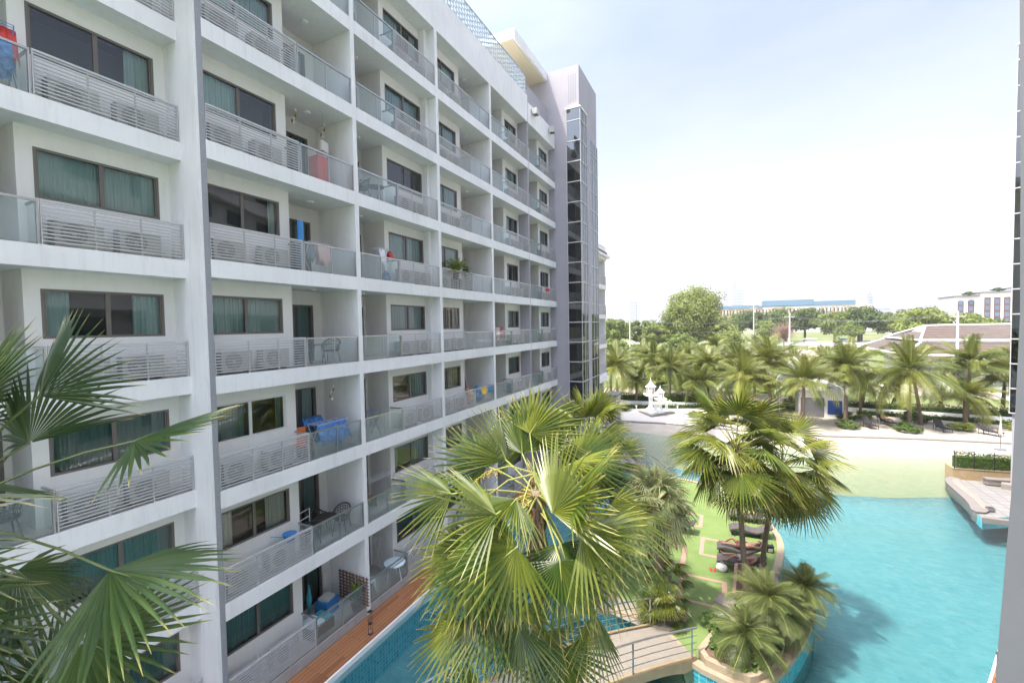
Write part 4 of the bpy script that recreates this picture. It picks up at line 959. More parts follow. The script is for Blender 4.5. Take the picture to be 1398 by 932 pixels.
# ================================================================ OBJECTS
# bridges
def bridge(A,B,wd,rise,label,matd,mats_,arch=True,rails=(1,-1),postn=4,start=.0,end=1.0):
    A=Vector((*A,0)); B=Vector((*B,0)); d=(B-A); L=d.length; d.normalize(); n=Vector((-d.y,d.x,0))
    t=thing('footbridge',label,'bridge',(A.x,A.y,0)); N=30
    def P(f,o,z): q=d*L*f+n*o; return (q.x,q.y,z)
    top=lambda f:.07+rise*math.sin(PI*f); 
    def bot(f):
        return -1.4 if f<.04 or f>.96 else min(top(f)-.16,-.35+ (rise+.12)*math.sin(PI*(f-.04)/.92)**.55)
    dk=MB(); sd=MB()
    for i in range(N):
        a,b=i/N,(i+1)/N
        dk.quad(P(a,-wd/2,top(a)),P(b,-wd/2,top(b)),P(b,wd/2,top(b)),P(a,wd/2,top(a)))
        for s in(-1,1):
            sd.quad(P(a,s*(wd/2+.05),top(a)+.03),P(b,s*(wd/2+.05),top(b)+.03),P(b,s*(wd/2+.05),bot(b)),P(a,s*(wd/2+.05),bot(a)))
            sd.quad(P(a,s*(wd/2+.05),top(a)+.03),P(b,s*(wd/2+.05),top(b)+.03),P(b,s*(wd/2-.08),top(b)+.03),P(a,s*(wd/2-.08),top(a)+.03))
        sd.quad(P(a,-wd/2,bot(a)),P(b,-wd/2,bot(b)),P(b,wd/2,bot(b)),P(a,wd/2,bot(a)))
    dk.build('walkway',matd,t); sd.build('arch_side',mats_,t)
    for s in rails:
        mb=MB(); o=s*(wd/2-.02)
        for h,r in((.95,.028),(.70,.012),(.48,.012),(.26,.012)):
            mb.tube([P(f,o,top(f)+h) for f in [start+(end-start)*i/20 for i in range(21)]],r,6)
        for i in range(postn+1):
            f=start+(end-start)*(.02+.96*i/postn); mb.box(P(f,o,0)[0]-.022,P(f,o,0)[0]+.022,P(f,o,0)[1]-.022,P(f,o,0)[1]+.022,top(f)-.02,top(f)+.95)
        mb.build('railing','steel',t)
    return t
bridge((-1.55,14.75),(-7.4,6.4),1.75,.7,'arched cream footbridge with steel rails joining the island to the left bank, in front','path','ochre')
bridge((-3.9,29.2),(-10.2,34.2),1.5,.6,'farther curved stone footbridge with steel rails at the far tip of the island','stone','stone',postn=4)
# planter on the island corner
def poly_planter(name,poly,h,label,w=.2,m_='coping',fill='soil'):
    t=thing(name,label,'planter',(poly[0][0],poly[0][1],0)); q=[(x-poly[0][0],y-poly[0][1]) for x,y in poly]
    inn=offset(q,w); mb=MB(); n=len(q)
    for i in range(n):
        j=(i+1)%n; mb.prism([q[i],q[j],inn[j],inn[i]],.0,h)
    mb.build('rim',m_,t,bevel=.015); MB().prism(inn,.0,h-.07).build('soil',fill,t)
poly_planter('corner_planter',smoothpoly([(-.95,14.1),(.5,13.75),(.95,14.1),(1.5,15.1),(1.75,16.4),(.7,16.9),(-.05,16.3),(-.45,15.5)],1),.28,'raised cream-edged planter of dwarf date palms at the near corner of the island')
t=thing('low_shrub','low dense ground shrub filling the corner planter under the dwarf date palms','shrub',(.2,15,.2)); q=random.Random(3)
for i in range(6): ob('foliage',SH[0],t,(q.uniform(-.6,.9),q.uniform(-.7,1.2),.12),(0,0,i),scale=(.55,.55,.3))
poly_planter('stone_planter',[(.17,17.65),(.95,18.3),(.85,20.3),(.28,20.0)],.42,'tall brick-toned planter with dark soil around the front island palm trunk',.13,'paver')
t=thing('stone_block','grey stone bench block beside the brick-toned planter on the lawn','bench',(-.1,17.2,0)); MB().prism([(-.35,-.15),(.3,-.4),(.4,.2),(-.15,.45)],.0,.38).build('seat','stone',t,bevel=.03); MB().prism([(-.28,-.08),(.25,-.3),(.32,.12),(-.1,.33)],.38,.4).build('top_slab','path',t)
# chaise longues on the lawn
def chaise_mesh():
    pr=[(0,.30),(.12,.36),(.35,.41),(.65,.38),(.95,.31),(1.15,.29),(1.35,.36),(1.6,.50),(1.85,.63)]
    mb=MB(); top=[];bot=[]
    for x,z in pr: top.append(((x,-.33,z),(x,.33,z))); bot.append(((x,-.33,z-.07),(x,.33,z-.07)))
    mb.sheet([[a for a,_ in top],[b for _,b in top]]); mb.sheet([[a for a,_ in bot],[b for _,b in bot]]); mb.sheet([[a for a,_ in top],[a for a,_ in bot]]); mb.sheet([[b for _,b in top],[b for _,b in bot]])
    mb.quad(top[0][0],top[0][1],bot[0][1],bot[0][0]); mb.quad(top[-1][0],top[-1][1],bot[-1][1],bot[-1][0])
    return mb.mesh('seat_shell',['lounge'])
CHM=chaise_mesh(); lg=MB(); lg.box(-.03,.03,-.3,.3,0,.26); LGM=lg.mesh('leg',['loungedark'])
def chaise(x,y,rz,lab):
    t=thing('sun_lounger',lab,'sun lounger',(x,y,0),rz,'curved loungers on the island lawn'); ob('seat_shell',CHM,t); ob('leg',LGM,t,(.2,0,0)); ob('leg',LGM,t,(1.35,0,0)); return t
chaise(.05,25.55,.08,'brown woven curved lounger farthest back on the island lawn')
chaise(.1,23.8,.10,'brown woven curved lounger second from the back, empty, near the pool kerb')
chaise(-.42,21.6,.03,'brown woven lounger carrying the farther of the two sunbathers')
chaise(-.40,20.42,.0,'brown woven lounger carrying the nearer sunbather, dark bag under it')
chaise(-3.25,23.1,-.1,'brown woven lounger on the left half of the lawn, half hidden by the pale palm')
# people (one continuous skinned body)
def person(label,loc,rz,J,sk='skin',shorts='shorts',hat=None,hairlong=False):
    """J: joints dict in local coords"""
    t=thing('person',label,'person',loc,rz)
    names=list(J.keys()); idx={n:i for i,n in enumerate(names)}
    E=[('pel','belly'),('belly','chest'),('chest','neck'),('neck','head0'),('head0','head1'),
       ('chest','shL'),('shL','elL'),('elL','wrL'),('wrL','haL'),('chest','shR'),('shR','elR'),('elR','wrR'),('wrR','haR'),
       ('pel','hiL'),('hiL','knL'),('knL','anL'),('anL','toL'),('pel','hiR'),('hiR','knR'),('knR','anR'),('anR','toR')]
    rad=dict(pel=.125,belly=.115,chest=.13,neck=.052,head0=.085,head1=.085,shL=.06,shR=.06,elL=.042,elR=.042,wrL=.028,wrR=.028,haL=.03,haR=.03,hiL=.088,hiR=.088,knL=.056,knR=.056,anL=.036,anR=.036,toL=.03,toR=.03)
    me=bpy.data.meshes.new('body'); V=[Vector(J[n]) for n in names]; ed=[(idx[a],idx[b]) for a,b in E]; r=[rad[n] for n in names]
    # fingers: five short unequal chains from each hand
    for s in 'LR':
        h=Vector(J['ha'+s]); wv=Vector(J['wr'+s]); d=(h-wv).normalized(); side=d.cross(Vector((0,0,1))); side=side.normalized() if side.length>.1 else Vector((1,0,0))
        for k in range(5):
            o=(k-2)*.018; L=[.05,.075,.082,.075,.058][k]
            b=len(V)
            if k==0: V+=[h-d*.03+side*-.045,h+side*-.07+d*.01]
            else: V+=[h+d*.03+side*o,h+d*(.03+L)+side*o*1.3-Vector((0,0,.02))]
            r+=[.010,.008]; ed+=[(idx['ha'+s],b),(b,b+1)]
    me.from_pydata([tuple(v) for v in V],ed,[]); o=ob('body',me,t)
    md=o.modifiers.new('skin','SKIN'); md.use_smooth_shade=True
    sv=me.skin_vertices[0].data
    for i,x in enumerate(r): sv[i].radius=(x,x); sv[i].use_root=(i==idx['pel'])
    me.materials.append(MT[sk]); sb=o.modifiers.new('sub','SUBSURF'); sb.levels=1; sb.render_levels=2
    # shorts follow hips and thighs
    mb=MB(); mb.smooth=True
    P_=lambda n:Vector(J[n])
    mb.tube([P_('pel').lerp(P_('belly'),.75),P_('pel').lerp(P_('belly'),.3),P_('pel'),P_('pel').lerp((P_('hiL')+P_('hiR'))/2,1.0)],[.135,.15,.155,.12],12)
    for s in 'LR': mb.tube([P_('hi'+s),P_('hi'+s).lerp(P_('kn'+s),.25),P_('hi'+s).lerp(P_('kn'+s),.5)],[.112,.108,.098],10)
    mb.build('shorts',shorts,t)
    hd=(P_('head0')+P_('head1'))/2; ax=(P_('head1')-P_('head0')).normalized()
    mb=MB(); mb.smooth=True
    # face: front direction is J['face']
    fc=Vector(J_face); fc=(fc-ax*fc.dot(ax)).normalized(); sdv=ax.cross(fc)
    mb.tube([hd-fc*.035-ax*.06,hd-fc*.04+ax*.03,hd-fc*.01+ax*.10,hd+ax*.125],[.07,.096,.085,.03],10)
    mb.build('hair','hair',t)
    mb=MB(); mb.tube([hd+fc*.07+ax*.02,hd+fc*.105-ax*.012,hd+fc*.085-ax*.022],[.010,.015,.008],6); mb.build('nose',sk,t)
    for s in(-1,1):
        mb=MB(); mb.lathe([(.002,-.012),(.012,-.006),(.013,.004),(.002,.012)],hd+fc*.082+sdv*.03*s+ax*.018,8); mb.build('eye','black',t)
        mb=MB(); mb.tube([hd+sdv*.088*s-ax*.025,hd+sdv*.1*s,hd+sdv*.088*s+ax*.025],[.010,.018,.012],6); mb.build('ear',sk,t)
    mb=MB(); mb.tube([hd+fc*.082-ax*.045+sdv*-.022,hd+fc*.09-ax*.045,hd+fc*.082-ax*.045+sdv*.022],[.004,.007,.004],6); mb.build('mouth','red',t)
    return t
J_face=(-.3,0,1)
# lying on their backs, feet to -x
J1=dict(pel=(.92,0,.44),belly=(1.08,0,.45),chest=(1.30,0,.52),neck=(1.47,0,.62),head0=(1.56,0,.67),head1=(1.66,0,.72),shL=(1.36,.19,.55),elL=(1.16,.33,.47),wrL=(.98,.22,.58),haL=(.92,.16,.60),shR=(1.36,-.19,.55),elR=(1.58,-.36,.62),wrR=(1.68,-.16,.74),haR=(1.66,-.08,.78),hiL=(.86,.10,.44),knL=(.52,.16,.66),anL=(.22,.14,.42),toL=(.08,.15,.44),hiR=(.86,-.10,.44),knR=(.48,-.12,.50),anR=(.10,-.10,.46),toR=(-.02,-.10,.56))
person('sunbather lying on the farther lounger with one knee raised and arm behind the head',(-.32,21.6,0.02),.03,J1,'skin','shorts2')
J2=dict(J1); J2.update(knL=(.50,.13,.50),anL=(.12,.12,.45),toL=(-.0,.12,.55),knR=(.55,-.2,.60),anR=(.26,-.30,.40),toR=(.13,-.32,.42),elR=(1.14,-.34,.45),wrR=(.95,-.24,.52),haR=(.88,-.2,.53))
person('sunbather in grey shorts lying on the nearer lounger with arms by the sides',(-.28,20.42,0.02),0,J2,'skin','shorts')
# small things on the lawn
def simple(name,label,cat,loc,rz,parts,group=None):
    t=thing(name,label,cat,loc,rz,group)
    for pn,mb,m_ in parts: mb.build(pn,m_,t)
    return t
for dx,rz in((0,.2),(.16,-.1)):
    mb=MB(); mb.prism(smoothpoly([(-.05,-.13),(.05,-.13),(.055,.13),(-.055,.13)],2),0,.025); s=MB(); s.tube([(-.045,-.0,.02),(0,.05,.06),(.045,0,.02)],.008,5)
    simple('flip_flop',f"red flip-flop on the grass, the {'left' if dx==0 else 'right'} one of the pair",'sandal',(-.62+dx,19.85,.0),rz,[('sole',mb,'red'),('strap',s,'red')],'pair of red flip-flops')
mb=MB(); mb.smooth=True; mb.lathe([(.02,0),(.2,.02),(.24,.12),(.18,.22),(.05,.27),(.01,.28)],n=12); s=MB(); s.tube([(-.08,0,.24),(-.05,0,.36),(.05,0,.36),(.08,0,.24)],.01,5)
simple('towel_bag','white bag standing on the grass at the foot of the nearer lounger','bag',(-.2,20.0,0),.3,[('bag_body',mb,'towel'),('strap',s,'towel')])
mb=MB(); mb.box(-.14,.14,-.1,.1,0,.32); s=MB(); s.tube([(-.1,0,.32),(-.08,0,.44),(.08,0,.44),(.1,0,.32)],.012,5); s2=MB(); s2.box(-.09,.09,-.115,-.10,.06,.2)
simple('beach_bag','black beach bag with a light pocket standing by the kerb behind the loungers','bag',(1.75,22.5,0),.2,[('bag_body',mb,'black'),('handle',s,'black'),('pocket',s2,'lightfab')])
# bollard lamps on the decks
def bollard(x,y,rz,lab):
    mb=MB(); 
    for a in(-.05,.038):
        for b in(-.05,.038): mb.box(a,a+.012,b,b+.012,.03,.78)
    c=MB().box(-.06,.06,-.06,.06,.78,.82); b_=MB().box(-.06,.06,-.06,.06,0,.03); g=MB().box(-.02,.02,-.02,.02,.03,.12); r_=MB().box(-.055,.055,-.055,.055,.36,.385)
    simple('bollard_lamp',lab,'lamp',(x,y,.0),rz,[('post',mb,'black'),('cap',c,'black'),('base',b_,'black'),('lens',g,'lightfab'),('band',r_,'black')],'bollard lamps on the wooden decks')
bollard(-10.98,10.75,0,'open black bollard lamp on the wooden deck below the left apartment block')
bollard(7.05,17.1,ang,'open black bollard lamp on the deck strip at the lower right edge')
# dark beach loungers with arms
def blounger_parts():
    s=MB(); s.box(-.32,.32,-.95,.1,.30,.36); 
    for i in range(8): s.box(-.33,.33,-.93+i*.13,-.86+i*.13,.36,.372)
    b=MB(); b.quad((-.32,.1,.33),(.32,.1,.33),(.32,.62,.95),(-.32,.62,.95)); b.quad((-.32,.15,.29),(.32,.15,.29),(.32,.67,.91),(-.32,.67,.91)); b.quad((-.32,.1,.33),(-.32,.62,.95),(-.32,.67,.91),(-.32,.15,.29)); b.quad((.32,.1,.33),(.32,.62,.95),(.32,.67,.91),(.32,.15,.29)); b.quad((-.32,.62,.95),(.32,.62,.95),(.32,.67,.91),(-.32,.67,.91))
    f=MB()
    for sx in(-1,1):
        f.tube([(sx*.35,-.9,0),(sx*.35,-.85,.3)],.025,6); f.tube([(sx*.35,.1,0),(sx*.35,.12,.55),(sx*.35,-.1,.6),(sx*.35,-.45,.56),(sx*.35,-.48,.33)],.024,6); f.tube([(sx*.34,.45,0),(sx*.34,.5,.75)],.022,6)
    return s.mesh('seat',['loungedark']),b.mesh('backrest',['loungedark']),f.mesh('frame',['loungedark'])
BL=blounger_parts()
def blounger(x,y,rz,lab):
    t=thing('beach_lounger',lab,'sun lounger',(x,y,.13),rz,'dark loungers on the sand terrace')
    for n_,me in zip(('seat','backrest','frame'),BL): ob(n_,me,t)
blounger(12.2,52.4,.35,'dark empty lounger with arms, leftmost on the sand terrace')
blounger(14.0,54.4,.45,'dark lounger with a person reclining on it, left of the double-trunk palm')
blounger(17.75,53.2,.2,'dark empty lounger on the sand between the double-trunk palm and the short palm')
blounger(20.75,52.9,.75,'dark lounger turned sideways at the right end of the sand terrace')
J_face=(0,-1,.6)
J3=dict(pel=(0,-.02,.45),belly=(0,.10,.58),chest=(0,.26,.80),neck=(0,.38,.98),head0=(0,.42,1.06),head1=(0,.46,1.17),shL=(.18,.28,.86),elL=(.30,.10,.66),wrL=(.22,-.12,.64),haL=(.18,-.18,.65),shR=(-.18,.28,.86),elR=(-.30,.10,.66),wrR=(-.22,-.1,.60),haR=(-.18,-.17,.61),hiL=(.10,-.05,.45),knL=(.13,-.42,.66),anL=(.12,-.74,.42),toL=(.12,-.88,.42),hiR=(-.10,-.05,.45),knR=(-.12,-.45,.50),anR=(-.12,-.84,.42),toR=(-.12,-.92,.52))
person('bare-chested person in dark shorts reclining on the dark lounger on the sand',(14.0,54.4,.13),.45,J3,'skin2','darkfab')
t=thing('folded_towel','navy towel hung over the top of the occupied dark lounger','towel',(14.0,54.4,.13),.45); MB().box(-.30,.30,.60,.72,.55,.99).build('cloth','purple',t,bevel=.02)
t=thing('white_lounger','white padded lounger with a grey stripe by the right terrace hedge','sun lounger',(17.3,44.9,0),-.6); MB().box(-.35,.35,-1,.9,.2,.3).build('cushion','whitepaint',t,bevel=.02); MB().box(-.36,.36,-.2,.1,.302,.31).build('stripe','greyfab',t)
for a in(-.9,.8): MB().box(-.33,.33,a,a+.05,0,.2).build('leg','whitepaint',t)
t=thing('closed_parasol','thin grey closed parasol pole on a round base on the right sand','parasol',(19.4,47.6,-.0)); MB().tube([(0,0,0),(0,0,2.7)],[.03,.025],8).build('pole','greyfab',t); MB().lathe([(.35,0),(.35,.08),(.06,.14)],n=18).build('base','greyfab',t); MB().lathe([(.02,2.75),(.09,1.6),(.12,1.3),(.05,1.2)],n=10).build('folded_canopy','pole',t)
# seat wall and hedge wall on the right terrace
SW=smoothpoly([(12.91,37.75),(12.45,36.6),(12.3,34.4),(12.2,32.9),(11.8,31.4),(12.55,31.6),(12.85,32.9),(13.1,34.4),(13.15,36.2),(13.55,37.8)],1)
t=thing('curved_seat_wall','S-curved grey stone bench wall at the pool edge of the right terrace','bench',(12.5,34.5,0)); sh=[(x-12.5,y-34.5) for x,y in SW]
MB().prism(sh,-.45,.09).build('wall_base','greycop',t); MB().prism(offset(sh,-.03),.09,.15).build('coping','greycop',t); MB().prism(offset([(x*.55+.25,y*.86) for x,y in sh],.0),.151,.165).build('inner_step','stone',t)
t=thing('retaining_wall','tan rendered low wall under the clipped hedge on the right terrace','wall',(13.2,37.7,0)); MB().prism([(0,0),(5.5,.9),(5.3,2.0),(0,1.2)],-.3,.72).build('wall_body','ochre',t); MB().prism([(-.03,-.03),(5.5,.86),(5.5,1.0),(-.03,.12)],.72,.76).build('coping','coping',t)
hedge([(13.4,38.1),(18.5,38.95)],.75,.95,.7,'clipped hedge with rusty tips on the tan wall of the right terrace',dens=260,leaf=.045)
t=thing('garden_fence','thin dark metal fence around the hedge on the tan wall','fence',(13.25,37.7,.76)); mb=MB()
for i in range(6): mb.box(i*1.0-.02,i*1.0+.02,i*.165-.02,i*.165+.02,0,1.15)
mb.build('post','black',t); mb=MB(); mb.tube([(0,0,1.0),(5,.83,1.0)],.012,5); mb.tube([(0,0,.2),(5,.83,.2)],.012,5); mb.build('wire','black',t)
t=thing('terrace_bench','low grey stone bench against the tan wall on the right terrace','bench',(15.3,37.3,.1),.16); MB().box(-.8,.8,-.2,.2,0,.3).build('support','stone',t); MB().box(-.85,.85,-.24,.24,.3,.37).build('seat','greycop',t)
t=thing('skimmer_box','small dark drain box at the near end of the curved bench wall','drain',(12.75,32.1,.1)); MB().box(-.15,.15,-.15,.15,0,.14).build('box_body','greyfab',t); MB().box(-.12,.12,-.12,.12,.14,.15).build('grate','black',t)
# spirit houses
t=thing('shrine_platform','white diamond-shaped tiled platform under the spirit houses','platform',(-7.5,51.6,.13)); MB().prism([(0,-2.2),(2.2,.9),(.2,2.6),(-1.9,.3)],0,.18).build('lower_step','stone',t); MB().prism([(0,-1.75),(1.85,.85),(.2,2.2),(-1.55,.3)],.18,.36).build('upper_step','whitepaint',t)
def spirit(loc,s,h,roof,lab):
    t=thing('spirit_house',lab,'shrine',loc,.4)
    MB().lathe([(.42*s,0),(.42*s,.12),(.28*s,.2),(.2*s,.5),(.24*s,h-.35),(.45*s,h-.15)],n=8).build('pedestal','whitepaint',t)
    MB().box(-.62*s,.62*s,-.62*s,.62*s,h-.15,h).build('platform_top','whitepaint',t,bevel=.02)
    mb=MB()
    for i in range(10):
        for sx in(-1,1): mb.box(sx*.58*s-.02,sx*.58*s+.02,-.58*s+i*.125*s,-.54*s+i*.125*s,h,h+.14); 
    mb.build('balustrade','whitepaint',t)
    if roof:
        for a in(-1,1):
            for b in(-1,1): MB().box(a*.3*s-.035,a*.3*s+.035,b*.3*s-.035,b*.3*s+.035,h,h+.75*s).build('column','whitepaint',t)
        MB().box(-.2*s,.2*s,-.2*s,.2*s,h,h+.55*s).build('shrine_cell','whitepaint',t)
        MB().lathe([(.58*s,h+.72*s),(.56*s,h+.78*s),(.33*s,h+.95*s),(.30*s,h+1.02*s),(.12*s,h+1.2*s),(.04*s,h+1.5*s),(.005,h+1.75*s)],n=4).build('tiered_roof','whitepaint',t)
    return t
spirit((-8.0,52.3,.49),1.15,1.75,True,'taller white spirit house with a pointed tiered roof on four columns')
spirit((-6.9,51.9,.49),.95,1.35,True,'smaller white spirit house with a pointed roof, right of the taller one')
spirit((-7.2,50.6,.49),.9,1.1,False,'white offering table on a carved pedestal in front of the spirit houses')
spirit((-6.2,51.6,.49),.75,1.1,False,'smaller white offering table at the right side of the shrine platform')
for i,(dx,dy,z) in enumerate(((-7.2,50.6,1.6),(-8.0,52.3,2.25),(-6.2,51.6,1.6))):
    mb=MB(); mb.lathe([(.05,0),(.08,.1),(.04,.16)],n=10); f=MB(); q=random.Random(i)
    for k in range(14): f.tube([(0,0,.14),(q.uniform(-.15,.15),q.uniform(-.15,.15),q.uniform(.2,.34))],[.008,.03],5)
    simple('flower_offering',['gold vase of yellow flowers on the front offering table','gold vase of yellow flowers inside the taller spirit house','gold vase of yellow flowers on the right offering table'][i],'vase',(dx+.3*(i==1),dy-.35*(i==1),z),0,[('vase',mb,'yellow'),('flowers',f,'flower')])
def wpost(x,y,lab):
    simple('garden_light',lab,'lamp',(x,y,.13),0,[('post',MB().tube([(0,0,0),(0,0,.75)],.05,8),'whitepaint'),('cap',MB().lathe([(.09,.75),(.09,.8),(.02,.86)],n=10),'whitepaint')],'white garden lights')
wpost(-9.5,51.4,'white garden light left of the shrine platform'); wpost(-5.1,52.6,'white garden light right of the shrine platform')
# gatehouse
t=thing('gate_kiosk','small grey kiosk with dark slatted roof at the left end of the paved terrace','kiosk',(-11.4,44.6,.09)); MB().box(0,1.1,0,2.2,0,2.9).build('wall','towergrey',t)
mb=MB(); mb.box(-1.8,0,0,.12,2.55,2.7); mb.box(-1.8,-1.6,0,2.2,0,2.7)
for i in range(9): mb.box(-1.9,-.001,-.25+i*.3,-.15+i*.3,2.7,2.9)
for i in range(5): mb.box(-1.5+i*.32,-1.43+i*.32,-.02,.04,.8,2.55)
mb.build('slatted_frame','black',t); MB().box(-.1,1.25,-.2,2.4,2.9,3.1).build('roof','greyfab',t); MB().box(1.1,1.2,.5,.7,1.9,2.2).build('wall_lamp','black',t)
# pavilion
t=thing('pool_pavilion','white pavilion with pitched pale roofs and a blue screen behind the island palms','pavilion',(8.6,56,0))
MB().box(-1.6,2.4,0,3,.1,3.1).build('wall','whitepaint',t); MB().box(1.0,2.25,-.03,-.001,.5,2.0).build('blue_screen','sign',t); MB().box(-1.4,.7,-.03,-.001,.1,2.2).build('door_opening','greyfab',t)
def hip(mb,x0,x1,y0,y1,z0,z1):
    cx,cy=(x0+x1)/2,(y0+y1)/2; b=len(mb.v); mb.v+=[(x0,y0,z0),(x1,y0,z0),(x1,y1,z0),(x0,y1,z0),(cx,cy,z1)]
    for i in range(4): mb.face([b+i,b+(i+1)%4,b+4])
    mb.face([b+3,b+2,b+1,b])
mb=MB(); hip(mb,-1.9,2.7,-.4,3.4,3.1,4.2); mb.build('roof','whitepaint',t)
t=thing('white_marquee','peaked white marquee roof between the coconut palms, left of the pavilion','marquee',(7.0,59.5,0)); mb=MB(); hip(mb,-1.8,1.8,-1.8,1.8,3.3,6.6); mb.build('canopy','whitepaint',t)
for a in(-1.6,1.6):
    for b in(-1.6,1.6): MB().tube([(a,b,0),(a,b,3.3)],.06,6).build('pole','whitepaint',t)
# brown roofed house
t=thing('tiled_roof_house','large white house with two-tier brown tiled hip roof and white ridge caps','house',(24,92,0))
MB().box(5,40,2,22,-.02,6.0).build('wall','whitepaint',t)
def roofq(mb,*P):
    b=len(mb.v); mb.v+=[tuple(p) for p in P]; mb.face(list(range(b,b+len(P))))
lo,up_=MB(),MB(); zl,zm,zt=4.7,6.6,9.2
A=[(1.5,-2,zl),(42,-2,zl),(42,26,zl),(1.5,26,zl)]; B_=[(5.0,3,zm),(42,3,zm),(42,21,zm),(5.0,21,zm)]
for i,j in((0,1),(2,3),(3,0)): roofq(lo,A[i],A[j],B_[j],B_[i])
lo.build('lower_roof','rooftile',t)
C0=[(4.8,2.8,zm+.25),(42,2.8,zm+.25),(42,21.2,zm+.25),(4.8,21.2,zm+.25)]; rg0,rg1=(8.3,12,zt),(42,12,zt+.2)
hipm=(7.4,7.5,8.1),(7.4,16.5,8.1)
roofq(up_,C0[0],C0[1],rg1,rg0); roofq(up_,C0[2],C0[3],rg0,rg1); roofq(up_,C0[3],C0[0],(7.2,8.5,8.2),(7.2,15.5,8.2)); up_.build('upper_roof','rooftile',t)
roofq(g_:=MB(),(7.25,8.6,8.2),(7.25,15.4,8.2),rg0); g_.build('gable','whitepaint',t)
mb=MB()
def cap(a,b,r=.16): mb.tube([a,b],r,5)
for a,b in((A[0],A[1]),(A[0],B_[0]),(B_[0],B_[1]),(C0[0],rg0),(rg0,rg1),(A[3],B_[3]),(C0[3],rg0),(C0[0],C0[1]),(A[0],A[3]),(C0[0],C0[3])): cap((a[0],a[1],a[2]+.07),(b[0],b[1],b[2]+.07))
mb.box(34,42,11.4,12.6,9.3,9.9); mb.build('ridge_cap','whitepaint',t)
# tile courses as raised strips
mb=MB()
for k in range(1,9):
    f=k/9; y=2.8+f*9.2; z=zm+.25+f*(zt-zm-.25)+.03; mb.box(4.9+3.2*f,42,y,y+.05,z-.02,z+.05)
for k in range(1,6):
    f=k/6; y=-2+f*5; z=zl+f*(zm-zl)+.03; mb.box(1.6+3.4*f,42,y,y+.05,z-.02,z+.05)
mb.build('tile_course','woodbr',t)
MB().box(9,14,-5,-2.1,2.4,4.3).build('porch_wall','hotelwhite',t); mb=MB(); mb.prism([(8.5,-5.6),(14.6,-5.6),(14.6,-1.9),(8.5,-1.9)],4.3,4.6); mb.build('porch_roof','rooftile',t)
for i in range(3): MB().box(15.5+i*1.4,16.4+i*1.4,1.93,1.99,2.2,4.1).build('window','darkglass',t)
for i in range(4): MB().box(24+i*4,26.5+i*4,1.93,1.99,1.5,4.0).build('window','darkglass',t)
mb=MB()
for i in range(26): mb.box(9+i*.35,9.12+i*.35,-5.9,-5.8,1.5,2.35)
mb.box(8.9,18.2,-5.95,-5.75,2.35,2.5); mb.build('balustrade','whitepaint',t); MB().box(8.8,18.3,-5.8,-2,0,1.5).build('terrace_base','whitepaint',t)
t=thing('white_canopy','long white flat canopy beside the brown-roofed house at the right','canopy',(37,84,0)); MB().prism([(-8,0),(12,0),(12,6),(-6,6)],4.2,4.7).build('roof','whitepaint',t)
for i in range(5): MB().tube([(-6+i*4,.4,0),(-6+i*4,.4,4.2)],.12,6).build('post','whitepaint',t)
# far hotel with blue roofs
t=thing('far_hotel','very long far hotel with blue roof sections and terracotta striped front','building',(-30,500,0))
def fb(pn,x0,x1,y0,y1,z0,z1,m_): MB().box(x0,x1,y0,y1,z0,z1).build(pn,m_,t)
fb('wall',0,62,0,20,0,24,'cream'); fb('wall',62,148,0,20,0,25,'hotelwhite'); fb('roof',-1,58,-1,21,24,27,'bluepanel'); fb('roof',62,104,-1,21,25.5,31,'bluepanel'); fb('roof',104.2,136,-1,21,25,29,'bluepanel'); fb('roof',58.3,61.8,-1,21,24,26.5,'bluepanel')
for i in range(46):
    x=14+i*2.9
    if i%3!=2: MB().box(x,x+1.1,-.4,-.05,8,23.5).build('pilaster','terracotta',t)
    MB().box(x+1.3,x+2.4,-.1,-.02,17,22.5).build('window','darkglass',t)
# far towers
def ft(lab,x,y,parts):
    t=thing('distant_tower',lab,'tower',(x,y,0))
    for x0,x1,h in parts:
        MB().box(x0,x1,0,30,0,h).build('tower_block','fartower',t)
        for k in range(int(h/14)): MB().box(x0-.4,x1+.4,-1,-.01,k*14+6,k*14+8).build('floor_band','hotelwhite',t)
ft('pair of hazy glass skyscrapers beyond the far hotel',20,2500,[(-34,-14,188),(2,26,214),(27,54,172)])
ft('faint pale tower in the haze at the left, above the coconut palms',-480,2500,[(-18,20,136)])
ft('faint slim tower with antenna in the haze right of the far hotel',588,2500,[(-10,8,128),(-3,0,140),(14,70,62)])
ft('faint low towers in the haze far to the right',820,2500,[(-40,-5,70),(4,50,62),(100,150,66)])
# right hotel
t=thing('stepped_hotel','white stepped hotel with brown window columns and roof plants above the right trees','building',(80,230,0))
for i,(x0,x1,h) in enumerate(((0,7,18.9),(7,16,20.0),(17,36,21.5),(36,60,23))):
    y=-i*1.5; MB().box(x0,x1,y,y+15,0,h).build('wall','hotelwhite',t); MB().box(x0-.3,x1+.3,y-.4,y+15,h,h+.35).build('roof_edge','greyfab',t)
    n_=max(1,int((x1-x0)/3))
    for j in range(n_):
        xx=x0+.8+j*(x1-x0-1)/n_; fr=MB().box(xx,xx+1.8,y-.12,y-.01,8,h-1.8).build('window','brownwin',t)
        for k in range(4): MB().box(xx+.3,xx+1.5,y-.16,y-.121,8.5+k*2.4,10.2+k*2.4).build('pane','fartower',fr)
for i,(x,z) in enumerate(((4,19.2),(12,20.3),(25,21.8))): 
    b=thing('roof_shrub',f"green shrub growing on the {['left lower','middle','right upper'][i]} roof step of the stepped hotel",'bush',(80+x,230,z)); ob('foliage',SH[0],b,(0,0,.8),scale=(2.4,2,1.3)); MB().tube([(0,0,0),(0,0,.6)],.1,5).build('stem','bark',b)
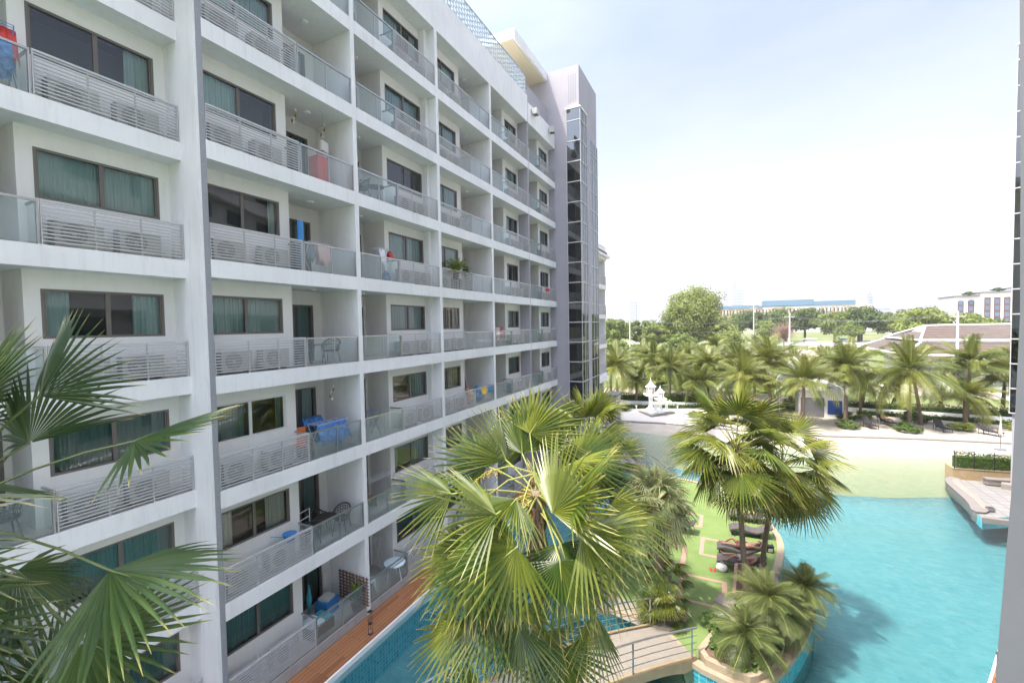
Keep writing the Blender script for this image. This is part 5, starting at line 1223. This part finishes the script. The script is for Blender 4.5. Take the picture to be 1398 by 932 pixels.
# utility poles and wires
def pole(x,y,h,lab):
    t=thing('utility_pole',lab,'utility pole',(x,y,0),0,'concrete utility poles'); MB().tube([(0,0,0),(0,0,h)],[.22,.13],8).build('pole_shaft','pole',t); MB().box(-.9,.9,-.05,.05,h-.9,h-.78).build('cross_arm','pole',t)
    for a in(-.8,0,.8): MB().lathe([(.05,h-.78),(.07,h-.7),(.03,h-.6)],(a,0,0),8).build('insulator','greyfab',t)
pole(7.2,150,15.5,'concrete pole at the left edge of the open field'); pole(11.6,106,12.2,'tall concrete pole in the middle of the dirt track'); pole(-21,106,12.0,'concrete pole rising behind the left coconut palms'); pole(31.7,90,11.6,'concrete pole in front of the brown-roofed house')
t=thing('power_line','thin overhead wires strung across the field between the concrete poles','power line',(0,0,0)); mb=MB()
for z0,off in((11.4,-.8),(11.4,.8),(9.5,0)):
    for a,b in(((-21,106),(11.6,106)),((11.6,106),(31.7,90)),((31.7,90),(60,80)),((-21,106),(-50,104))):
        P=[]
        for i in range(9): f=i/8; P.append((a[0]+(b[0]-a[0])*f+off,a[1]+(b[1]-a[1])*f,z0-1.2*math.sin(PI*f)))
        mb.tube(P,.02,3,cap=False)
mb.build('wire','greyfab',t)
# roadside sheds far away
for i,(x,y,c,l) in enumerate(((15,232,'red','small red-roofed stall'),(47,236,'bluepl','small blue-roofed stall'),(60,232,'orange','small orange-roofed stall'),(34,236,'hotelwhite','small white stall'))):
    simple('roadside_stall',f'{l} under the far tree line','stall',(x,y,0),0,[('wall',MB().box(-2,2,0,3,0,2),'hotelwhite'),('roof',MB().box(-2.4,2.4,-.5,3.4,2,2.4),c)])
simple('far_wall','long low white wall along the foot of the far tree line','wall',(0,222,0),0,[('wall_body',MB().box(-45,125,0,.4,0,1.1),'whitepaint'),('wall_cap',MB().box(-45,125,-.1,.5,1.1,1.3),'whitepaint')])

# ---------------------------------------------------------------- things on the balconies
STO={-4:'ground floor',-3:'second storey',-2:'third storey',-1:'fourth storey',0:'fifth storey',1:'sixth storey',2:'seventh storey',3:'top storey'}
BAY={'U0':'bay left of the fin','U1':'first bay right of the fin','U2':'second bay right of the fin','U3':'third bay right of the fin','U4':'fourth bay right of the fin','U5':'last bay by the tower'}
cs=MB().box(-.15,.15,-.42,.42,.04,.60).mesh('casing',['ac']); g=MB()
g.smooth=False
g.lathe([(.22,0),(.22,.01)],n=20); 
gm=MB(); 
for i in range(20):
    a=2*PI*i/20; b=2*PI*(i+1)/20
    gm.quad((.152,-.1+.0,.33),(.152,-.1+.23*math.cos(a),.33+.23*math.sin(a)),(.152,-.1+.23*math.cos(b),.33+.23*math.sin(b)),(.152,-.1,.33))
gm=gm.mesh('fan_grille',['acgrille']); hb=MB()
for rr in(.09,.16): 
    for i in range(16):
        a=2*PI*i/16; b=2*PI*(i+1)/16; hb.tube([(.156,-.1+rr*math.cos(a),.33+rr*math.sin(a)),(.156,-.1+rr*math.cos(b),.33+rr*math.sin(b))],.006,3,cap=False)
hb.box(.15,.16,-.14,-.06,.29,.37); hb.box(.151,.155,.16,.38,.42,.52); hb=hb.mesh('grille_ring',['ac']); ft_=MB().box(-.12,.12,-.36,-.3,0,.04).box(-.12,.12,.3,.36,0,.04).mesh('foot',['greyfab']); pp=MB(); pp.tube([(0,.42,.3),(-.05,.52,.3),(-.3,.58,.42),(-.4,.6,.8)],.025,5); pp=pp.mesh('hose',['whitepaint'])
ra=random.Random(31)
for (nm,ty,y0,y1,we,sp,w0,w1,X,WX,DX) in UN:
    a,b=(y0,sp) if ty=='A' else (sp,y1)
    for k in range(-4,4):
        for j in range(2):
            y=a+(b-a)*(.27 if j==0 else .70)+ra.uniform(-.08,.08)
            t=thing('air_conditioner',f"{'left' if j==0 else 'right'} white condenser behind the slatted railing, {STO[k]}, {BAY[nm]}",'air conditioner',(X-.42,y,ZT(k)+.004),ra.uniform(-.04,.04),'outdoor condensers behind the slatted railings')
            ob('casing',cs,t); ob('fan_grille',gm,t); ob('grille_ring',hb,t); ob('foot',ft_,t); ob('hose',pp,t)
def armchair(x,y,z,rz,lab,m_='wicker',grp=None):
    t=thing('wicker_armchair',lab,'chair',(x,y,z),rz,grp)
    MB().lathe([(.25,.38),(.27,.42),(.26,.45)],n=14).build('seat',m_,t)
    mb=MB(); top=[];bt=[]
    for i in range(15):
        a=R(-30+240*i/14); hh=.62+.22*math.sin(max(0,min(PI,a))) ; top.append((.31*math.cos(a),.31*math.sin(a),hh)); bt.append((.26*math.cos(a),.26*math.sin(a),.43))
    mb.tube(top,.022,6)
    for i in range(4): 
        mb.tube([Vector(b)*(1-.25*i)+Vector(tt)*(.25*i) for b,tt in zip(bt,top)],.010,4)
    for b,tt in list(zip(bt,top)): mb.tube([b,tt],.008,4)
    mb.build('backrest',m_,t)
    for sx in(-1,1):
        for sy in(-1,1): MB().tube([(sx*.17,sy*.17,.4),(sx*.23,sy*.23,0)],.014,5).build('leg',m_,t)
def rtable(x,y,z,lab,m_='wicker',r=.32,h=.66,tm=None):
    t=thing('round_table',lab,'table',(x,y,z)); MB().lathe([(r,h-.03),(r,h)],n=20).build('tabletop',tm or m_,t)
    for i in range(3): a=i*2.1; MB().tube([(math.cos(a)*r*.5,math.sin(a)*r*.5,h-.03),(math.cos(a)*r*.8,math.sin(a)*r*.8,0)],.013,5).build('leg',m_,t)
def zf(k): return ZT(k)+.006
def rack(x,y,z,lab,rz=0,h=1.0,m_='rail',cloth=None,w=.9):
    t=thing('drying_rack',lab,'drying rack',(x,y,z),rz)
    mb=MB(); 
    for sx in(-1,1): mb.tube([(sx*.25,-w/2,0),(-sx*.25,-w/2,h)],.011,5); mb.tube([(sx*.25,w/2,0),(-sx*.25,w/2,h)],.011,5)
    mb.build('frame',m_,t); mb=MB()
    for i in range(6): xx=-.27+i*.108; mb.tube([(xx,-w/2,h),(xx,w/2,h)],.007,4)
    mb.build('rail_bars',m_,t); return t
def cloth(name,lab,x,y,z,w,h,m_,cat='cloth',rz=0,drape=.25,q=random.Random(2)):
    mb=MB(); mb.smooth=True; P=[]
    for i in range(9):
        f=i/8; row=[]
        for j in range(13):
            g_=j/12; row.append((drape*(.5-abs(f-.5))*0+ (f-.5)*drape+.02*math.sin(j*1.3+i), (g_-.5)*w*(1+.05*math.sin(i)), -h*abs(f-.5)*2*(1-.2*math.sin(j*.8)*(f>.5))+.015*math.sin(j*2)))
        P.append(row)
    mb.sheet(P); o=mb.build(name,m_,None,(x,y,z)); o.rotation_euler.z=rz; return tag(o,lab,cat)
# U1, top to bottom
t=thing('red_cabinet','red cabinet standing on the balcony with a white fan on top, sixth storey','cabinet',(-12.75,10.75,zf(1))); MB().box(-.22,.22,-.24,.24,.05,1.12).build('body','red',t); MB().box(.22,.232,-.02,.22,.1,1.08).build('door','red',t); MB().box(-.2,.2,-.25,.25,0,.05).build('plinth','black',t)
def chime(x,y,z,lab,m_='lightfab'):
    t=thing('wind_chime',lab,'wind chime',(x,y,z)); MB().tube([(0,0,0),(0,0,-.3)],.004,4).build('cord','greyfab',t); q=random.Random(int(z*10))
    for i in range(7): a=i*.9; p=(math.cos(a)*.07,math.sin(a)*.07); MB().lathe([(.005,-.3-.07*i),(.03,-.34-.07*i),(.03,-.38-.07*i),(.005,-.41-.07*i)],(p[0],p[1],0),7).build('shell',['lightfab','ochre','woodbr'][i%3],t)
chime(-12.5,10.75,ZB(2)-.0,'shell wind chime hanging above the red cabinet'); chime(-12.45,9.6,ZB(2),'shell wind chime hanging beside the window wall, sixth storey'); chime(-12.3,10.6,ZB(-1),'brown shell wind chime hanging over the blue cloth balcony')
simple('white_fan','white table fan on top of the red cabinet','fan',(-12.65,10.9,zf(1)+1.15),.3,[('stand',MB().lathe([(.12,0),(.1,.03),(.02,.05),(.02,.22)],n=10),'plasticw'),('fan_head',MB().box(-.04,.06,-.18,.18,.2,.55),'plasticw')])
rack(-12.25,10.1,zf(0),'grey folding rack hung with pink laundry, fifth storey'); cloth('laundry','pink sheet hanging on the rack, fifth storey balcony',-12.2,10.35,zf(0)+1.02,.5,.7,'pink'); cloth('laundry','dark blue shirt hanging on the left of the fifth-storey rack',-12.25,9.85,zf(0)+1.02,.35,.6,'greyfab')
simple('ironing_board','bright blue ironing board leaning on the balcony wall, fifth storey','ironing board',(-12.1,9.42,zf(0)),.1,[('board',MB().prism(smoothpoly([(-.03,-.11),(.03,-.11),(.03,.11),(-.03,.11)],1),.1,1.6),'bluepl'),('leg',MB().tube([(.1,0,0),(0,0,1.0)],.012,5),'steel')])
armchair(-12.45,10.75,zf(-1),.5,'black armchair at the right of the fourth-storey balcony, beside a thin table'); rtable(-12.35,10.2,zf(-1),'thin black round table on the fourth-storey balcony'); armchair(-12.6,9.75,zf(-1),-.6,'black armchair half behind the glass at the left of the fourth-storey balcony')
rack(-12.25,10.4,zf(-2),'drying rack under a blue patterned cloth, third storey',0,1.0,w=1.3); cloth('patterned_cloth','large blue and navy patterned cloth draped over the rack behind the glass',-12.2,10.45,zf(-2)+1.03,1.25,.72,'bluecloth',drape=.6); cloth('patterned_cloth','second blue patterned cloth rolled over the back rack on the same balcony',-13.0,10.3,zf(-2)+1.12,.8,.3,'bluecloth',drape=.4)
simple('orange_chair','orange folding chair top showing above the railing, third storey','chair',(-12.35,9.45,zf(-2)),0,[('backrest',MB().box(-.25,-.2,-.25,.25,.45,.95),'orange'),('seat',MB().box(-.25,.2,-.25,.25,.42,.45),'orange'),('leg',MB().box(-.24,-.2,-.24,-.2,0,.42).box(-.24,-.2,.2,.24,0,.42).box(.16,.2,-.24,-.2,0,.42).box(.16,.2,.2,.24,0,.42),'steel')])
armchair(-12.35,10.9,zf(-3),.4,'black wicker armchair at the right of the second-storey balcony table'); armchair(-12.9,10.35,zf(-3),1.9,'black wicker armchair behind the second-storey balcony table'); armchair(-12.5,9.8,zf(-3),-2.2,'black wicker armchair left of the second-storey balcony table'); rtable(-12.5,10.35,zf(-3),'black wicker round table in the middle of the second-storey balcony',r=.36)
t=thing('towel_stand','small white tubular stand beside the sliding door, second storey','stand',(-12.5,9.5,zf(-3))); mb=MB(); mb.tube([(0,-.25,0),(0,-.25,1.15),(0,.2,1.2),(0,.2,0)],.014,5); mb.tube([(0,-.25,.9),(0,.2,.95)],.012,5); mb.build('frame','plasticw',t)
t=thing('mop_bucket','blue basin with a mop resting on the condenser, second storey','bucket',(-12.15,8.7,zf(-3)+.62)); MB().lathe([(.13,0),(.2,.22),(.21,.24)],n=16).build('basin','bluepl',t); MB().tube([(0,0,.1),(-.1,-.55,.35)],.012,5).build('mop_handle','teal',t)
# ground floor U1
t=thing('daybed','low daybed with pale blue cushions on the ground-floor balcony','daybed',(-12.4,9.75,zf(-4))); MB().box(-.3,.35,-.45,.45,0,.35).build('base','woodbr',t,bevel=.02); MB().box(-.28,.33,-.43,.1,.35,.45).build('cushion','whitetable',t,bevel=.04); MB().box(-.28,.33,.12,.43,.35,.43).build('cushion','teal',t,bevel=.04)
simple('storage_bin','bright blue plastic storage bin on the ground-floor balcony','bin',(-12.9,10.6,zf(-4)),.2,[('bin_body',MB().prism([(-.25,-.3),(.25,-.3),(.28,.3),(-.28,.3)],0,.5),'bluepl'),('contents',MB().box(-.2,.2,-.2,.2,.5,.58),'lightfab')])
simple('folded_parasol','teal folded parasol leaning behind the daybed, ground floor','parasol',(-13.0,9.95,zf(-4)),0,[('canopy',MB().tube([(0,0,.3),(0,0,.8),(.02,0,1.3)],[.03,.1,.02],8),'teal'),('pole',MB().tube([(0,0,0),(0,0,.35)],.015,6),'steel')])
t=thing('garden_trellis','brown wooden trellis on the right wall of the ground-floor balcony','trellis',(-12.3,11.33,zf(-4))); mb=MB()
for i in range(9): mb.box(-.75+i*.17,-.72+i*.17,-.015,.015,.1,1.15); mb.box(-.8,.7,-.012,.012,.12+i*.12,.15+i*.12) if i<9 else None
mb.build('lattice','woodbr',t)
t=thing('potted_climber','leafy yellow-flowered climber in a dark pot before the trellis','potted plant',(-11.98,11.1,zf(-4))); MB().lathe([(.13,0),(.19,.3),(.2,.32),(.17,.3)],n=14).build('pot','greyfab',t); ob('foliage',SH[1],t,(0,0,.8),scale=(.22,.22,.55)); MB().tube([(0,0,.3),(0,0,1.3)],.012,5).build('stem','stalk',t)
simple('door_sign','small white towel rail on the back wall of the ground-floor balcony','rail',(-13.6,11.1,zf(-4)+1.0),0,[('bar',MB().tube([(.05,-.1,0),(.05,.1,0)],.02,5),'plasticw'),('towel',MB().box(.03,.06,-.09,.09,-.6,0),'plasticw')])
# U2
armchair(-12.3,12.25,zf(1),-.4,'grey armchair on the sixth-storey balcony, second bay',m_='greyfab'); rtable(-12.25,12.95,zf(1),'thin grey round table on the sixth-storey balcony, second bay',m_='greyfab')
t=rack(-12.15,13.1,zf(0),'white clothes rack with hangers on the fifth-storey balcony, second bay',h=1.25); cloth('laundry','white towel on the second-bay rack, fifth storey',-12.1,13.0,zf(0)+1.27,.3,.6,'towel'); cloth('laundry','small red cloth on the second-bay rack, fifth storey',-12.05,13.4,zf(0)+1.2,.2,.3,'red')
simple('laundry_bag','pale blue laundry bag on the floor, fifth storey, second bay','bag',(-12.0,13.1,zf(0)),0,[('bag_body',MB().lathe([(.15,0),(.2,.15),(.12,.32),(.05,.38)],n=12),'bluecloth'),('tie',MB().lathe([(.05,.36),(.07,.4)],n=8),'lightfab')])
rack(-12.4,12.3,zf(-2),'thin blue drying rack on the third-storey balcony, second bay',h=.95,m_='bluepanel'); simple('wooden_bench','low light wood bench on the third-storey balcony, second bay','bench',(-12.8,12.5,zf(-3)),0,[('seat',MB().box(-.18,.18,-.5,.5,.36,.4),'ochre'),('leg',MB().box(-.15,.15,-.45,-.4,0,.36).box(-.15,.15,.4,.45,0,.36),'ochre')])
rack(-12.3,12.7,zf(-3),'tall chrome clothes rack on the second-storey balcony, second bay',h=1.35,m_='steel',w=1.3); armchair(-12.9,11.95,zf(-3),0,'black round-backed chair by the wall, second storey, second bay')
def pchair(x,y,z,rz,lab):
    t=thing('plastic_chair',lab,'chair',(x,y,z),rz); MB().box(-.22,.22,-.22,.22,.40,.44).build('seat','plasticw',t,bevel=.015); mb=MB(); mb.box(-.22,-.18,-.2,-.14,.44,.86); mb.box(-.22,-.18,.14,.2,.44,.86); mb.box(-.22,-.18,-.2,.2,.82,.9)
    for i in range(3): mb.box(-.21,-.185,-.09+i*.07,-.05+i*.07,.44,.82)
    mb.build('backrest','plasticw',t)
    for a in(-1,1):
        for b in(-1,1): MB().tube([(a*.19,b*.19,.4),(a*.22,b*.22,0)],[.025,.02],6).build('leg','plasticw',t)
pchair(-12.4,12.15,zf(-4),.9,'white plastic chair on the ground-floor balcony, second bay'); rtable(-12.05,13.2,zf(-4),'pale blue-topped white table on the ground-floor balcony, second bay','plasticw',.42,.7,tm='whitetable'); rack(-13.1,12.9,zf(-4),'white folding wall rack at the back of the ground floor, second bay',h=1.5,m_='plasticw')
# U3
t=thing('potted_fern','bright green arching fern spilling over the railing, fifth storey, third bay','potted plant',(-12.0,18.0,zf(0)+.55)); q=random.Random(6)
MB().lathe([(.13,0),(.2,.28),(.16,.26)],n=12).build('pot','woodbr',t)
FERN=pinnate(.95,16,.2,q,sag=1.1,matn='lime',w=.02,hang=.4)
for i in range(26): o=ob('leaf',FERN,t,(0,0,.25)); o.rotation_euler=(Matrix.Rotation(i*2.4,4,'Z')@Matrix.Rotation(R(q.uniform(15,70)),4,'X')).to_euler()
simple('plant_stand','dark iron stand carrying the fern behind the slatted railing','stand',(-12.0,18.0,zf(0)),0,[('leg',MB().box(-.14,-.12,-.14,-.12,0,.52).box(.12,.14,-.14,-.12,0,.52).box(-.14,-.12,.12,.14,0,.52).box(.12,.14,.12,.14,0,.52),'black'),('top',MB().box(-.15,.15,-.15,.15,.52,.548),'black')])
simple('standing_fan','black and white fan on the fifth-storey balcony, third bay','fan',(-12.6,19.8,zf(0)),.4,[('stand',MB().tube([(0,0,0),(0,0,1.1)],.015,6),'black'),('fan_head',MB().lathe([(.2,1.05),(.22,1.2),(.2,1.38)],n=14),'black')])
# U3 third storey, colourful toys
for i,(dx,dy,c,h,n_,l) in enumerate(((-.5,.5,'yellow',.75,'play_table','yellow toy table'),(-.2,1.0,'bluepl',.9,'pool_float','blue inflatable pool toy'),(-.9,.35,'purple',1.5,'surfboard','purple upright bodyboard'),(-.6,1.5,'teal',.6,'storage_crate','teal plastic crate'),(-.3,.2,'orange',1.1,'beach_umbrella','orange folded beach umbrella'))):
    t=thing(n_,f'{l} among the toys on the third-storey balcony, third bay','toy',(FX-.5+dx*.6,19.45+dy,zf(-2)),i*.5)
    if h>1: MB().tube([(0,0,.05),(.03,.02,h*.5),(.06,.05,h)],[.06,.14,.02],8).build('body',c,t); MB().lathe([(.12,0),(.1,.05)],n=10).build('base','greyfab',t)
    else: MB().lathe([(.12,0),(.28,h*.3),(.24,h*.6),(.3,h*.65),(.05,h)],n=9).build('body',c,t); MB().box(-.2,.2,-.1,.1,h*.65,h*.72).build('top',['red','yellow','white','plasticw','teal'][i],t)
cloth('laundry','yellow towel over the handrail among the toys, third storey',FX-.03,20.2,zf(-2)+.93,.5,.45,'yellow',drape=.08); cloth('laundry','blue towel over the handrail, third storey, third bay',FX-.03,20.9,zf(-2)+.93,.35,.4,'bluepl',drape=.08)
# U4 / U5 laundry
rack(-12.1,22.3,zf(-1),'clothes rack on the fourth-storey balcony, fourth bay'); cloth('laundry','brown-red garment hanging on the fourth-storey balcony, fourth bay',-12.05,22.3,zf(-1)+1.1,.45,.8,'pink'); cloth('laundry','dark red shirt beside the brown-red garment, fourth bay',-12.0,22.8,zf(-1)+1.1,.3,.7,'red')
cloth('laundry','bright red cloth hung over the slatted railing, last bay by the tower',FX-.03,29.7,zf(0)+.93,.7,.3,'red',drape=.09)
# U0 laundry and more
rack(-13.0,3.05,zf(1),'blue clothes horse with laundry behind the glass at the left edge',m_='bluepl',h=1.3,w=1.0)
for i,(y,c,l) in enumerate(((2.85,'orange','orange dress'),(3.2,'pink','pale pink blouse'),(3.4,'red','red shirt'),(3.32,'bluecloth','blue patterned skirt'))): cloth('laundry',f'{l} hanging on the blue clothes horse at the left edge',-12.95+i*.06,y,zf(1)+1.25-.25*(i==3),.4,.75,c)
armchair(-13.2,3.1,zf(-2),0,'dark wicker chair behind the glass at the left edge, third storey'); rtable(-13.0,2.5,zf(-2),'small pale table behind the glass at the left edge, third storey','plasticw')
# ---------------------------------------------------------------- haze
mb=MB(); mb.box(-2600,2600,-60,2900,-2.5,240); hz=mb.build('haze','white'); m_=bpy.data.materials.new('haze'); m_.use_nodes=True; n=m_.node_tree
for x in list(n.nodes):
    if x.type=='BSDF_PRINCIPLED': n.nodes.remove(x)
v=n.nodes.new('ShaderNodeVolumePrincipled'); v.inputs['Color'].default_value=(.93,.95,1,1); v.inputs['Density'].default_value=.0003; v.inputs['Anisotropy'].default_value=.2
n.links.new(v.outputs[0],n.nodes['Material Output'].inputs['Volume']); hz.data.materials.clear(); hz.data.materials.append(m_); setting(hz,'stuff')
